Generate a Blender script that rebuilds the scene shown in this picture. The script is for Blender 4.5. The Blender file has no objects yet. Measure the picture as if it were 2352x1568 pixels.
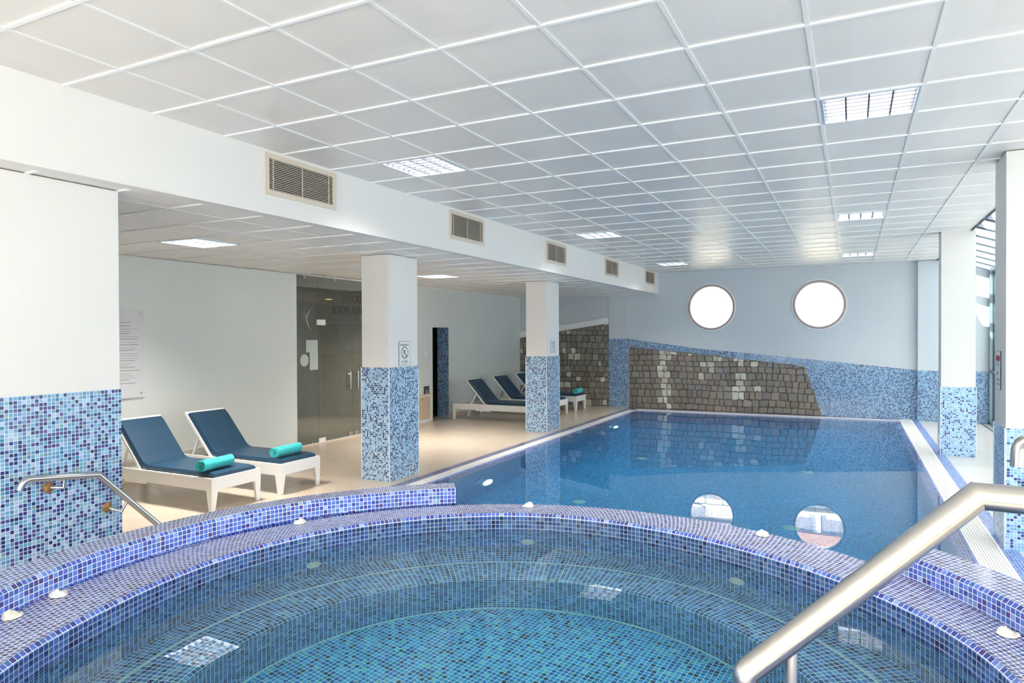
import bpy, math, random
from math import sin, cos, pi, radians as rad, hypot, floor
from mathutils import Vector, Matrix
random.seed(7)
sc = bpy.context.scene
COL = sc.collection

# ------------------------------------------------------------------ measures (metres, deck level is z = 0)
CAMZ = 1.845
ZC, ZL = 3.391, 2.875            # main ceiling, low ceiling over the loungers
YW, YB = 16.89, -3.2             # far wall, wall behind the camera
XW = -8.2                        # wall behind the loungers
XF = -4.346                      # face of the ceiling step with the vents
XR = 2.52                        # glazed side wall
GX, GY = -3.8025, 1.3228         # ceiling grid origin
T = 0.025                        # mosaic pitch

# ------------------------------------------------------------------ tags
def tag(o, label=None, cat=None, group=None, kind=None):
    if label: o['label'] = label
    if cat: o['category'] = cat
    if group: o['group'] = group
    if kind: o['kind'] = kind
    return o
def empty(name, loc=(0, 0, 0), rz=0.0):
    o = bpy.data.objects.new(name, None); COL.objects.link(o)
    o.location = loc; o.rotation_euler = (0, 0, rz); o.empty_display_size = .1
    return o
def copy_tree(o, parent=None):
    c = o.copy(); COL.objects.link(c); c.parent = parent
    for ch in list(o.children): copy_tree(ch, c)
    return c

# ------------------------------------------------------------------ mesh builder with UVs in metres
class MB:
    def __init__(s): s.v = []; s.f = []; s.uv = []; s.mi = []; s.col = []
    def poly(s, pts, uv=None, mi=0, col=None):
        n = len(s.v); s.v += [tuple(p) for p in pts]
        s.f.append(tuple(range(n, n + len(pts))))
        if uv is None:
            a = Vector(pts[1]) - Vector(pts[0]); b = Vector(pts[2]) - Vector(pts[0]); nn = a.cross(b)
            ax = max(range(3), key=lambda i: abs(nn[i]))
            i, j = [(1, 2), (0, 2), (0, 1)][ax]
            uv = [(p[i], p[j]) for p in pts]
        s.uv.append(uv); s.mi.append(mi); s.col.append(col or (1, 1, 1))
    def box(s, x0, x1, y0, y1, z0, z1, mi=0, skip='', col=None):
        if x1 < x0: x0, x1 = x1, x0
        if y1 < y0: y0, y1 = y1, y0
        if z1 < z0: z0, z1 = z1, z0
        F = {'b': [(x0, y0, z0), (x0, y1, z0), (x1, y1, z0), (x1, y0, z0)], 't': [(x0, y0, z1), (x1, y0, z1), (x1, y1, z1), (x0, y1, z1)],
             'f': [(x0, y0, z0), (x1, y0, z0), (x1, y0, z1), (x0, y0, z1)], 'k': [(x1, y1, z0), (x0, y1, z0), (x0, y1, z1), (x1, y1, z1)],
             'l': [(x0, y1, z0), (x0, y0, z0), (x0, y0, z1), (x0, y1, z1)], 'r': [(x1, y0, z0), (x1, y1, z0), (x1, y1, z1), (x1, y0, z1)]}
        for k, p in F.items():
            if k not in skip: s.poly(p, mi=mi, col=col)
    def grid(s, P, uvf=None, mi=0, closed_u=False):
        """P[i][j] points, shared vertices so that smooth shading works"""
        n = len(s.v); R, Cn = len(P), len(P[0])
        for row in P: s.v += [tuple(p) for p in row]
        for i in range(R - 1):
            for j in range(Cn - 1 + (1 if closed_u else 0)):
                j2 = (j + 1) % Cn
                s.f.append((n + i * Cn + j, n + i * Cn + j2, n + (i + 1) * Cn + j2, n + (i + 1) * Cn + j))
                if uvf: s.uv.append([uvf(i, j), uvf(i, j + 1), uvf(i + 1, j + 1), uvf(i + 1, j)])
                else: s.uv.append([(0, 0)] * 4)
                s.mi.append(mi); s.col.append((1, 1, 1))
    def tube(s, pts, r, seg=20, mi=0, caps=True):
        pts = [Vector(p) for p in pts]; n = len(pts)
        d = [(pts[min(i + 1, n - 1)] - pts[max(i, 0)]) if i < n - 1 else pts[-1] - pts[-2] for i in range(n)]
        d = [q.normalized() for q in d]
        up = Vector((0, 0, 1)) if abs(d[0].z) < .9 else Vector((1, 0, 0))
        a = d[0].cross(up).normalized(); b = d[0].cross(a).normalized()
        rr = r if isinstance(r, (list, tuple)) else [r] * n
        P = []; prev = d[0]
        ring = [pts[0] + (a * cos(t) + b * sin(t)) * rr[0] for t in [2 * pi * k / seg for k in range(seg)]]
        P.append(ring)
        for i in range(1, n):
            din = (pts[i] - pts[i - 1]).normalized(); dout = d[i] if i < n - 1 else din
            nrm = (din + dout).normalized()
            q = []
            for k in range(seg):
                o = P[-1][k] - pts[i - 1]
                if rr[i] != rr[i - 1]: o = o * (rr[i] / rr[i - 1])
                o = o - din * o.dot(din)
                base = pts[i] + o; t = (pts[i] - base).dot(nrm) / din.dot(nrm)
                q.append(base + din * t)
            P.append(q)
        s.grid(P, mi=mi, closed_u=True)
        if caps:
            s.poly(P[0], uv=[(0, 0)] * seg, mi=mi); s.poly(P[-1][::-1], uv=[(0, 0)] * seg, mi=mi)
    def build(s, name, mats, parent=None, smooth=False, auto=None, loc=None, bevel=None):
        me = bpy.data.meshes.new(name); me.from_pydata(s.v, [], s.f); me.update()
        if not isinstance(mats, (list, tuple)): mats = [mats]
        for m in mats: me.materials.append(m)
        ul = me.uv_layers.new(name='UVMap'); k = 0
        data = [c for f in s.uv for p in f for c in p[:2]]
        ul.data.foreach_set('uv', data)
        me.polygons.foreach_set('material_index', s.mi)
        if any(c != (1, 1, 1) for c in s.col):
            ca = me.color_attributes.new('Col', 'FLOAT_COLOR', 'CORNER')
            ca.data.foreach_set('color', [x for f, c in zip(s.f, s.col) for _ in f for x in (*c, 1)])
        if smooth: me.polygons.foreach_set('use_smooth', [True] * len(s.f))
        if smooth and auto:
            me.set_sharp_from_angle(angle=rad(auto))
        me.update()
        o = bpy.data.objects.new(name, me); COL.objects.link(o)
        if loc:
            o.location = loc
        if parent: o.parent = parent
        if bevel:
            b = o.modifiers.new('bevel', 'BEVEL'); b.width = bevel; b.segments = 2; b.limit_method = 'ANGLE'; b.angle_limit = rad(40)
        return o

# ------------------------------------------------------------------ materials
def srgb(r, g, b):
    f = lambda c: (c / 255 / 12.92) if c / 255 <= .04045 else ((c / 255 + .055) / 1.055) ** 2.4
    return (f(r), f(g), f(b), 1)
class NT:
    def __init__(s, name):
        s.m = bpy.data.materials.new(name); s.m.use_nodes = True; s.t = s.m.node_tree; s.t.nodes.clear()
        s.out = s.n('ShaderNodeOutputMaterial')
    def n(s, typ, **kw):
        nd = s.t.nodes.new(typ)
        for k, v in kw.items(): setattr(nd, k, v)
        return nd
    def set(s, nd, **kw):
        for k, v in kw.items():
            k = k.replace('_', ' ')
            if hasattr(v, 'is_linked') or hasattr(v, 'links'): s.t.links.new(v, nd.inputs[k])
            else: nd.inputs[k].default_value = v
        return nd
    def link(s, a, b): s.t.links.new(a, b)
    def math(s, op, a, b=None, c=None):
        nd = s.n('ShaderNodeMath', operation=op)
        for i, v in enumerate((a, b, c)):
            if v is None: continue
            if isinstance(v, (int, float)): nd.inputs[i].default_value = v
            else: s.link(v, nd.inputs[i])
        return nd.outputs[0]
    def mixc(s, fac, a, b, blend='MIX'):
        nd = s.n('ShaderNodeMix', data_type='RGBA', blend_type=blend)
        for i, v in ((0, fac), (6, a), (7, b)):
            if isinstance(v, (int, float, tuple)): nd.inputs[i].default_value = v
            else: s.link(v, nd.inputs[i])
        return nd.outputs[2]
def plain(name, col, rough=.5, metal=0.0, spec=.5, coat=0.0, noise=0.0, nscale=8, bump=0.0, bscale=200, emit=0.0, sheen=0.0):
    k = NT(name); p = k.n('ShaderNodeBsdfPrincipled')
    p.inputs['Roughness'].default_value = rough; p.inputs['Metallic'].default_value = metal
    p.inputs['Specular IOR Level'].default_value = spec; p.inputs['Coat Weight'].default_value = coat
    p.inputs['Coat Roughness'].default_value = .08
    if sheen: p.inputs['Sheen Weight'].default_value = sheen
    c = col if isinstance(col, tuple) and len(col) == 4 else srgb(*col)
    if noise > 0:
        tc = k.n('ShaderNodeTexCoord'); no = k.n('ShaderNodeTexNoise'); no.inputs['Scale'].default_value = nscale; no.inputs['Detail'].default_value = 5
        k.link(tc.outputs['Object'], no.inputs['Vector'])
        r = k.n('ShaderNodeMapRange'); k.link(no.outputs['Fac'], r.inputs['Value'])
        r.inputs['From Min'].default_value = .3; r.inputs['From Max'].default_value = .7
        r.inputs['To Min'].default_value = 1 - noise; r.inputs['To Max'].default_value = 1 + noise * .4
        hv = k.n('ShaderNodeHueSaturation'); hv.inputs['Color'].default_value = c; k.link(r.outputs[0], hv.inputs['Value'])
        k.link(hv.outputs[0], p.inputs['Base Color'])
    else: p.inputs['Base Color'].default_value = c
    if bump > 0:
        tc = k.n('ShaderNodeTexCoord'); no = k.n('ShaderNodeTexNoise'); no.inputs['Scale'].default_value = bscale; no.inputs['Detail'].default_value = 3
        k.link(tc.outputs['Object'], no.inputs['Vector'])
        b = k.n('ShaderNodeBump'); b.inputs['Strength'].default_value = bump; b.inputs['Distance'].default_value = .01
        k.link(no.outputs['Fac'], b.inputs['Height']); k.link(b.outputs[0], p.inputs['Normal'])
    if emit:
        p.inputs['Emission Color'].default_value = c; p.inputs['Emission Strength'].default_value = emit
    k.link(p.outputs[0], k.out.inputs[0]); return k.m
def mosaic(name, pal, grout, gw=.075, rough=.12, val=.12, offset=0.0, rot=0.0, pitch=T, gain=1.0):
    """small square glass tiles; pal = [(weight, rgb)...]"""
    k = NT(name)
    uv = k.n('ShaderNodeUVMap'); mp = k.n('ShaderNodeMapping'); k.link(uv.outputs[0], mp.inputs[0])
    mp.inputs['Scale'].default_value = (1 / pitch, 1 / pitch, 1); mp.inputs['Rotation'].default_value = (0, 0, rot)
    se = k.n('ShaderNodeSeparateXYZ'); k.link(mp.outputs[0], se.inputs[0])
    v = se.outputs[1]; iv = k.math('FLOOR', v)
    u = se.outputs[0]
    if offset: u = k.math('ADD', u, k.math('MULTIPLY', iv, offset))
    iu = k.math('FLOOR', u); fu = k.math('SUBTRACT', u, iu); fv = k.math('SUBTRACT', v, iv)
    du = k.math('ABSOLUTE', k.math('SUBTRACT', fu, .5)); dv = k.math('ABSOLUTE', k.math('SUBTRACT', fv, .5))
    d = k.math('MAXIMUM', du, dv)
    mask = k.math('GREATER_THAN', d, .5 - gw)
    cb = k.n('ShaderNodeCombineXYZ'); k.link(iu, cb.inputs[0]); k.link(iv, cb.inputs[1])
    wn = k.n('ShaderNodeTexWhiteNoise', noise_dimensions='3D'); k.link(cb.outputs[0], wn.inputs['Vector'])
    cr = k.n('ShaderNodeValToRGB'); cr.color_ramp.interpolation = 'CONSTANT'
    tot = sum(w for w, _ in pal); acc = 0; el = cr.color_ramp.elements
    while len(el) < len(pal): el.new(.5)
    pos = []
    for w, c in pal: pos.append(acc / tot); acc += w
    for e, p_, (w, c) in zip(el, pos, pal): e.position = p_; e.color = srgb(*c)
    k.link(wn.outputs['Value'], cr.inputs[0])
    se2 = k.n('ShaderNodeSeparateColor'); k.link(wn.outputs['Color'], se2.inputs[0])
    mr = k.n('ShaderNodeMapRange'); k.link(se2.outputs[1], mr.inputs['Value']); mr.inputs['To Min'].default_value = gain * (1 - val); mr.inputs['To Max'].default_value = gain * (1 + val)
    hv = k.n('ShaderNodeHueSaturation'); k.link(cr.outputs[0], hv.inputs['Color']); k.link(mr.outputs[0], hv.inputs['Value'])
    c = k.mixc(mask, hv.outputs[0], srgb(*grout))
    p = k.n('ShaderNodeBsdfPrincipled'); k.link(c, p.inputs['Base Color'])
    k.link(k.math('MULTIPLY_ADD', mask, .5, rough), p.inputs['Roughness'])
    ss = k.n('ShaderNodeMapRange', interpolation_type='SMOOTHSTEP'); k.link(d, ss.inputs['Value'])
    ss.inputs['From Min'].default_value = .5 - gw * 1.8; ss.inputs['From Max'].default_value = .5 - gw * .6
    ss.inputs['To Min'].default_value = 1; ss.inputs['To Max'].default_value = 0
    hgt = k.math('ADD', ss.outputs[0], k.math('MULTIPLY', k.math('MULTIPLY', k.math('SUBTRACT', fu, .5), k.math('SUBTRACT', se2.outputs[2], .5)), .5))
    b = k.n('ShaderNodeBump'); b.inputs['Strength'].default_value = .35; b.inputs['Distance'].default_value = .0015
    k.link(hgt, b.inputs['Height']); k.link(b.outputs[0], p.inputs['Normal'])
    k.link(p.outputs[0], k.out.inputs[0]); return k.m
def glass(name, tint, rough=0.0, refl=1.0, body=None, bodyfac=0.0):
    k = NT(name); tr = k.n('ShaderNodeBsdfTransparent'); tr.inputs[0].default_value = srgb(*tint)
    gl = k.n('ShaderNodeBsdfGlossy'); gl.inputs['Roughness'].default_value = rough
    fr = k.n('ShaderNodeFresnel'); ge = k.n('ShaderNodeNewGeometry'); k.link(k.math('MULTIPLY_ADD', ge.outputs['Backfacing'], 1 / 1.5 - 1.5, 1.5), fr.inputs[0])
    mx = k.n('ShaderNodeMixShader'); k.link(k.math('MULTIPLY', fr.outputs[0], refl), mx.inputs[0]); k.link(tr.outputs[0], mx.inputs[1]); k.link(gl.outputs[0], mx.inputs[2])
    o_ = mx.outputs[0]
    if body:
        df = k.n('ShaderNodeBsdfDiffuse'); df.inputs[0].default_value = srgb(*body); m2 = k.n('ShaderNodeMixShader'); m2.inputs[0].default_value = bodyfac
        k.link(o_, m2.inputs[1]); k.link(df.outputs[0], m2.inputs[2]); o_ = m2.outputs[0]
    k.link(o_, k.out.inputs[0]); return k.m
def water(name, col, dens, wave, wscale):
    k = NT(name); p = k.n('ShaderNodeBsdfGlass'); p.inputs['IOR'].default_value = 1.333; p.inputs['Roughness'].default_value = 0.0
    p.inputs['Color'].default_value = (1, 1, 1, 1)
    tc = k.n('ShaderNodeTexCoord'); no = k.n('ShaderNodeTexNoise'); no.inputs['Scale'].default_value = wscale; no.inputs['Detail'].default_value = 2
    k.link(tc.outputs['Object'], no.inputs['Vector'])
    b = k.n('ShaderNodeBump'); b.inputs['Strength'].default_value = 1.0; b.inputs['Distance'].default_value = wave
    k.link(no.outputs['Fac'], b.inputs['Height']); k.link(b.outputs[0], p.inputs['Normal'])
    k.link(p.outputs[0], k.out.inputs[0])
    va = k.n('ShaderNodeVolumeAbsorption'); va.inputs['Color'].default_value = col; va.inputs['Density'].default_value = dens
    k.link(va.outputs[0], k.out.inputs['Volume']); return k.m

M = {}
M['plaster'] = plain('white_plaster', (235, 232, 228), .55, noise=.015, nscale=1.5, bump=.02, bscale=60)
M['plaster_cool'] = plain('pale_blue_white_plaster', (205, 213, 218), .5, noise=.015, nscale=1.2)
M['plaster_grey'] = plain('pale_grey_green_plaster', (224, 229, 226), .55, noise=.02, nscale=1.2)
M['white'] = plain('white_paint', (240, 240, 238), .4)
M['lacquer'] = plain('white_lacquered_wood', (238, 238, 236), .35, noise=.01, nscale=5)
M['steel'] = plain('brushed_steel', (200, 199, 198), .24, metal=1)
M['chrome'] = plain('chrome', (220, 220, 220), .08, metal=1)
M['rust'] = plain('corroded_brass', (176, 132, 88), .5, metal=.3, noise=.5, nscale=60, bump=.4, bscale=90)
M['beige_metal'] = plain('beige_painted_metal', (220, 205, 187), .45)
M['dark'] = plain('dark_void_shade', (22, 18, 16), .8)  # near-black colour standing in for shade inside the vents and passage
M['vinyl'] = plain('navy_vinyl', (32, 66, 92), .38, noise=.1, nscale=3, bump=.05, bscale=40)
M['towel'] = plain('turquoise_terry', (30, 214, 216), .9, noise=.15, nscale=60, bump=.8, bscale=260, sheen=.3)
M['shell'] = plain('cream_shell', (246, 240, 226), .6, bump=.3, bscale=150)
M['ivory'] = plain('ivory_plastic', (236, 240, 226), .4)
M['grate'] = plain('white_grate_plastic', (238, 238, 234), .4)
M['coping'] = plain('off_white_coping', (226, 224, 218), .35, noise=.04, nscale=6)
M['grout'] = plain('pale_grout', (214, 232, 236), .6)
M['corner'] = plain('white_corner_trim', (226, 236, 246), .3)
M['frame_blue'] = plain('blue_grey_aluminium', (120, 140, 150), .35, metal=.3)
M['rafter'] = plain('pale_blue_grey_rafter', (176, 188, 202), .4)
M['frame_dark'] = plain('dark_gasket', (58, 72, 80), .5)
M['gasket'] = plain('mauve_grey_gasket', (176, 162, 164), .5)
M['tile'] = None
# mosaics
M['rim'] = mosaic('violet_blue_rim_mosaic', [(24, (78, 96, 184)), (22, (92, 116, 206)), (16, (64, 74, 154)), (12, (108, 134, 214)), (9, (78, 116, 184)), (7, (126, 154, 206)), (6, (78, 70, 132)), (4, (152, 174, 216))], (236, 242, 250), gw=.066, gain=1.12)
M['rim_top_glare'] = mosaic('violet_blue_rim_top_glare_mosaic', [(24, (84, 92, 152)), (22, (98, 108, 170)), (16, (72, 74, 128)), (12, (110, 124, 182)), (9, (76, 98, 148)), (7, (120, 138, 180)), (6, (70, 60, 104))], (232, 236, 248), gw=.075, offset=.37)  # glare on the flat rim tops is put into this greyer palette
M['basin'] = mosaic('blue_basin_mosaic', [(24, (64, 106, 172)), (22, (80, 128, 196)), (16, (50, 84, 146)), (12, (96, 146, 208)), (9, (62, 118, 168)), (7, (112, 164, 200)), (8, (44, 58, 104))], (240, 250, 252), gw=.068, gain=1.2)
M['basin_floor'] = mosaic('blue_basin_floor_mosaic', [(24, (50, 124, 204)), (22, (66, 150, 220)), (16, (40, 98, 182)), (12, (84, 168, 226)), (9, (48, 140, 196)), (7, (110, 186, 216)), (8, (44, 70, 120))], (240, 252, 252), gw=.068, gain=1.18, rot=rad(7.5))
PIER = [(18, (110, 164, 200)), (16, (140, 176, 212)), (9, (170, 192, 222)), (10, (96, 142, 190)), (5, (62, 132, 172)), (13, (58, 62, 126)), (12, (84, 84, 146)), (10, (46, 60, 108)), (6, (124, 162, 172))]
M['pier'] = mosaic('mixed_blue_wall_mosaic', PIER, (222, 236, 250), gw=.065)
M['column'] = mosaic('light_blue_column_mosaic', [(28, (138, 180, 210)), (24, (164, 198, 222)), (14, (108, 150, 192)), (17, (42, 54, 100)), (12, (70, 90, 142)), (5, (190, 210, 226))], (214, 226, 238), gw=.06)
M['column_right'] = mosaic('pale_blue_column_mosaic', [(30, (152, 200, 236)), (30, (176, 214, 242)), (14, (128, 176, 222)), (13, (56, 66, 140)), (8, (84, 104, 180)), (5, (120, 196, 206))], (226, 238, 250), gw=.06)
M['farmos'] = mosaic('far_wall_mosaic', [(28, (112, 156, 196)), (24, (138, 178, 212)), (14, (88, 130, 176)), (20, (38, 54, 98)), (12, (64, 92, 140))], (192, 212, 230), gw=.065)
M['pool'] = mosaic('pool_blue_mosaic', [(28, (72, 176, 226)), (24, (92, 192, 236)), (20, (58, 156, 214)), (14, (112, 206, 240)), (8, (64, 124, 188))], (178, 220, 244), gw=.055, gain=.94)
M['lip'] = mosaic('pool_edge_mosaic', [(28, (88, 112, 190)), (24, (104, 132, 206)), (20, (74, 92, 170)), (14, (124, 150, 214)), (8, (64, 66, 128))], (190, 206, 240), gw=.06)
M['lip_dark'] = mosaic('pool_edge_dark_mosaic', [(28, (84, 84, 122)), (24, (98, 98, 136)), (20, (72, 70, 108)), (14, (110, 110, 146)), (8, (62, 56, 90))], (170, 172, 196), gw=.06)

def floor_mat(name, col, joint):
    k = NT(name); uv = k.n('ShaderNodeUVMap'); br = k.n('ShaderNodeTexBrick')
    br.offset = 0.0; k.link(uv.outputs[0], br.inputs['Vector'])
    br.inputs['Scale'].default_value = 1; br.inputs['Brick Width'].default_value = .6; br.inputs['Row Height'].default_value = .6
    br.inputs['Mortar Size'].default_value = .0025; br.inputs['Mortar Smooth'].default_value = .3
    c = srgb(*col); br.inputs['Color1'].default_value = c; br.inputs['Color2'].default_value = tuple(x * .97 for x in c[:3]) + (1,)
    br.inputs['Mortar'].default_value = srgb(*joint)
    no = k.n('ShaderNodeTexNoise'); no.inputs['Scale'].default_value = 1.3; no.inputs['Detail'].default_value = 6; no.inputs['Distortion'].default_value = 1.5
    k.link(uv.outputs[0], no.inputs['Vector'])
    mr = k.n('ShaderNodeMapRange'); k.link(no.outputs[0], mr.inputs['Value']); mr.inputs['From Min'].default_value = .3; mr.inputs['From Max'].default_value = .7
    mr.inputs['To Min'].default_value = .94; mr.inputs['To Max'].default_value = 1.03
    hv = k.n('ShaderNodeHueSaturation'); k.link(br.outputs['Color'], hv.inputs['Color']); k.link(mr.outputs[0], hv.inputs['Value'])
    p = k.n('ShaderNodeBsdfPrincipled'); k.link(hv.outputs[0], p.inputs['Base Color']); p.inputs['Roughness'].default_value = .22
    p.inputs['Specular IOR Level'].default_value = .35
    k.link(p.outputs[0], k.out.inputs[0]); return k.m
M['deck'] = floor_mat('beige_stone_tile', (206, 191, 173), (197, 181, 163))
M['deck_light'] = floor_mat('pale_grey_stone_tile', (222, 218, 212), (212, 208, 202))
def ceil_mat(name, col, rough):
    k = NT(name); uv = k.n('ShaderNodeUVMap')
    wn = k.n('ShaderNodeTexWhiteNoise', noise_dimensions='3D'); mp = k.n('ShaderNodeMapping'); k.link(uv.outputs[0], mp.inputs[0])
    mp.inputs['Scale'].default_value = (1 / .6, 1 / .6, 1)
    sn = k.n('ShaderNodeVectorMath', operation='FLOOR'); k.link(mp.outputs[0], sn.inputs[0]); k.link(sn.outputs[0], wn.inputs[0])
    mr = k.n('ShaderNodeMapRange'); k.link(wn.outputs['Value'], mr.inputs['Value']); mr.inputs['To Min'].default_value = .97; mr.inputs['To Max'].default_value = 1.02
    hv = k.n('ShaderNodeHueSaturation'); hv.inputs['Color'].default_value = srgb(*col); k.link(mr.outputs[0], hv.inputs['Value'])
    p = k.n('ShaderNodeBsdfPrincipled'); k.link(hv.outputs[0], p.inputs['Base Color']); p.inputs['Roughness'].default_value = rough
    p.inputs['Anisotropic'].default_value = .0
    no = k.n('ShaderNodeTexNoise'); m2 = k.n('ShaderNodeMapping'); k.link(uv.outputs[0], m2.inputs[0]); m2.inputs['Scale'].default_value = (1.2, 22, 1)
    k.link(m2.outputs[0], no.inputs['Vector']); no.inputs['Scale'].default_value = 1; no.inputs['Detail'].default_value = 3
    b = k.n('ShaderNodeBump'); b.inputs['Strength'].default_value = .12; b.inputs['Distance'].default_value = .01
    k.link(no.outputs['Fac'], b.inputs['Height']); k.link(b.outputs[0], p.inputs['Normal'])
    k.link(p.outputs[0], k.out.inputs[0]); return k.m
M['ctile'] = ceil_mat('pale_grey_ceiling_panel', (230, 225, 219), .34)
M['ctile_low'] = ceil_mat('pale_warm_ceiling_panel', (242, 238, 232), .5)
M['ctee'] = plain('white_ceiling_tee', (245, 245, 244), .4)
M['ctee_long'] = plain('grey_white_ceiling_tee', (232, 231, 228), .35)
def attr_mat(name, rough):
    k = NT(name); a = k.n('ShaderNodeVertexColor', layer_name='Col'); tc = k.n('ShaderNodeTexCoord')
    no = k.n('ShaderNodeTexNoise'); no.inputs['Scale'].default_value = 22; no.inputs['Detail'].default_value = 6; k.link(tc.outputs['Object'], no.inputs['Vector'])
    mr = k.n('ShaderNodeMapRange'); k.link(no.outputs[0], mr.inputs['Value']); mr.inputs['From Min'].default_value = .3; mr.inputs['From Max'].default_value = .7
    mr.inputs['To Min'].default_value = .82; mr.inputs['To Max'].default_value = 1.12
    hv = k.n('ShaderNodeHueSaturation'); k.link(a.outputs[0], hv.inputs['Color']); k.link(mr.outputs[0], hv.inputs['Value'])
    p = k.n('ShaderNodeBsdfPrincipled'); k.link(hv.outputs[0], p.inputs['Base Color']); p.inputs['Roughness'].default_value = rough
    b = k.n('ShaderNodeBump'); b.inputs['Strength'].default_value = .4; b.inputs['Distance'].default_value = .01
    k.link(no.outputs['Fac'], b.inputs['Height']); k.link(b.outputs[0], p.inputs['Normal']); k.link(p.outputs[0], k.out.inputs[0]); return k.m
M['stone'] = attr_mat('rubble_stone', .75)
M['mortar'] = plain('dark_mortar', (112, 105, 94), .9, noise=.3, nscale=12)
M['glass_door'] = glass('smoked_door_glass', (206, 208, 202), refl=1.2, body=(150, 152, 146), bodyfac=.22)
M['glass_clear'] = glass('clear_window_glass', (244, 250, 250), refl=.6)
M['pool_water'] = water('pool_water', (.02, .76, .96, 1), .46, .0003, 1.6)
M['tub_water'] = water('hot_tub_water', (.08, .91, .87, 1), .46, .0006, 3.0)
M['lamp'] = plain('lamp_white', (255, 252, 246), .5, emit=3.2)
M['tube_lamp'] = plain('lamp_tube_white', (240, 246, 255), .5, emit=2.6)
M['warm_lamp'] = plain('warm_lamp', (255, 196, 110), .5, emit=14)
M['reflector'] = plain('silver_louvre', (196, 206, 216), .3, metal=.6)
M['blade'] = plain('dark_silver_blade', (60, 66, 76), .4)
M['pool_lamp'] = plain('pool_lamp_glass', (235, 250, 255), .3, emit=3.5)
M['vest'] = plain('grey_corridor_wall', (188, 190, 184), .7)
M['vest_ceiling'] = plain('olive_corridor_ceiling', (178, 164, 130), .7)
M['paper'] = plain('white_paper', (232, 236, 234), .7)
M['board'] = plain('clear_acrylic_board', (224, 224, 227), .25)
M['notice'] = plain('pale_grey_green_paper', (186, 194, 190), .7)
M['ink'] = plain('dark_grey_ink', (62, 62, 66), .7)
M['ink_soft'] = plain('soft_grey_ink', (150, 148, 152), .7)
M['line_pale'] = plain('pale_grey_ink', (184, 184, 188), .7)
M['red'] = plain('dull_red_ink', (196, 70, 74), .6)
M['wood'] = plain('pale_birch_board', (220, 194, 164), .5, noise=.06, nscale=4)
M['photo_dark'] = plain('dark_grey_plate', (80, 82, 82), .4, noise=.4, nscale=14)
M['letter'] = plain('dark_brown_lettering', (70, 60, 48), .6)
M['ext_cream'] = plain('sunlit_cream_facade', (244, 232, 212), .8)
M['ext_white'] = plain('sunlit_white_facade', (250, 250, 248), .8)
M['ext_grey'] = plain('grey_facade_panel', (186, 176, 182), .8)
M['ext_peach'] = plain('peach_facade', (236, 180, 152), .8)
M['ext_line'] = plain('facade_joint', (130, 126, 124), .8)

# ------------------------------------------------------------------ helpers for shapes
def ring_rect(mb, cx, cy, r, x0, x1, y0, y1, place, n=72, mi=0):
    """planar region between a circle and a rectangle; place(a, b) -> point"""
    def rect_pt(t):
        dx, dy = cos(t), sin(t); k = 1e9
        if dx > 1e-9: k = min(k, (x1 - cx) / dx)
        if dx < -1e-9: k = min(k, (x0 - cx) / dx)
        if dy > 1e-9: k = min(k, (y1 - cy) / dy)
        if dy < -1e-9: k = min(k, (y0 - cy) / dy)
        return (cx + dx * k, cy + dy * k)
    ts = [2 * pi * i / n for i in range(n)] + [math.atan2(b - cy, a - cx) % (2 * pi) for a in (x0, x1) for b in (y0, y1)]
    ts = sorted(set(round(t, 6) for t in ts)); ts.append(ts[0] + 2 * pi)
    rf = r if callable(r) else (lambda t: r)
    for a, b in zip(ts, ts[1:]):
        p = [(cx + rf(a) * cos(a), cy + rf(a) * sin(a)), rect_pt(a), rect_pt(b), (cx + rf(b) * cos(b), cy + rf(b) * sin(b))]
        mb.poly([place(*q) for q in p], uv=p, mi=mi)
def text(name, body, size, mat, mtx, parent, extrude=.0006, align='CENTER'):
    c = bpy.data.curves.new(name, 'FONT'); c.body = body; c.size = size; c.extrude = extrude; c.align_x = align; c.align_y = 'CENTER'
    c.materials.append(mat); t_ = bpy.data.objects.new(name, c); COL.objects.link(t_)
    me = bpy.data.meshes.new_from_object(t_.evaluated_get(bpy.context.evaluated_depsgraph_get())); bpy.data.objects.remove(t_)
    o = bpy.data.objects.new(name, me); COL.objects.link(o); o.parent = parent; o.matrix_local = mtx
    return o

# ================================================================== THE ROOM
JX, JY = -1.198, 2.245
# ---- floor: beige deck left and near, pale deck on the right
PN = 3.6                                    # near edge of the pool
mb = MB()
q = lambda x0, x1, y0, y1, mi=0: mb.poly([(x0, y0, 0), (x1, y0, 0), (x1, y1, 0), (x0, y1, 0)], mi=mi)
q(XW, -5.07, YB, YW); q(-8.5, XW, 12.47, 13.15)
q(1.262, XR, PN, YW, 1)
q(-5.07, XR, YB, 0.0)
ring_rect(mb, JX, JY, 2.2, -5.07, XR, 0.0, PN, lambda a, b: (a, b, 0), mi=0) if False else None
def deckcell(a, b): return (a, b, 0)
# ring is cut by the pool edge, so the strip between is filled up to the circle only
n = 80
for i in range(n):
    a, b = 2 * pi * i / n, 2 * pi * (i + 1) / n
    def edge(t):
        dx, dy = cos(t), sin(t); k = 1e9
        if dx > 1e-9: k = min(k, (XR - JX) / dx)
        if dx < -1e-9: k = min(k, (-5.07 - JX) / dx)
        if dy > 1e-9: k = min(k, (PN - JY) / dy)
        if dy < -1e-9: k = min(k, (0 - JY) / dy)
        return max(k, 2.2)
    ea, eb = edge(a), edge(b)
    if ea <= 2.2001 and eb <= 2.2001: continue
    P = [(JX + 2.2 * cos(a), JY + 2.2 * sin(a), 0), (JX + ea * cos(a), JY + ea * sin(a), 0), (JX + eb * cos(b), JY + eb * sin(b), 0), (JX + 2.2 * cos(b), JY + 2.2 * sin(b), 0)]
    mb.poly(P, uv=[p[:2] for p in P], mi=0)
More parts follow.
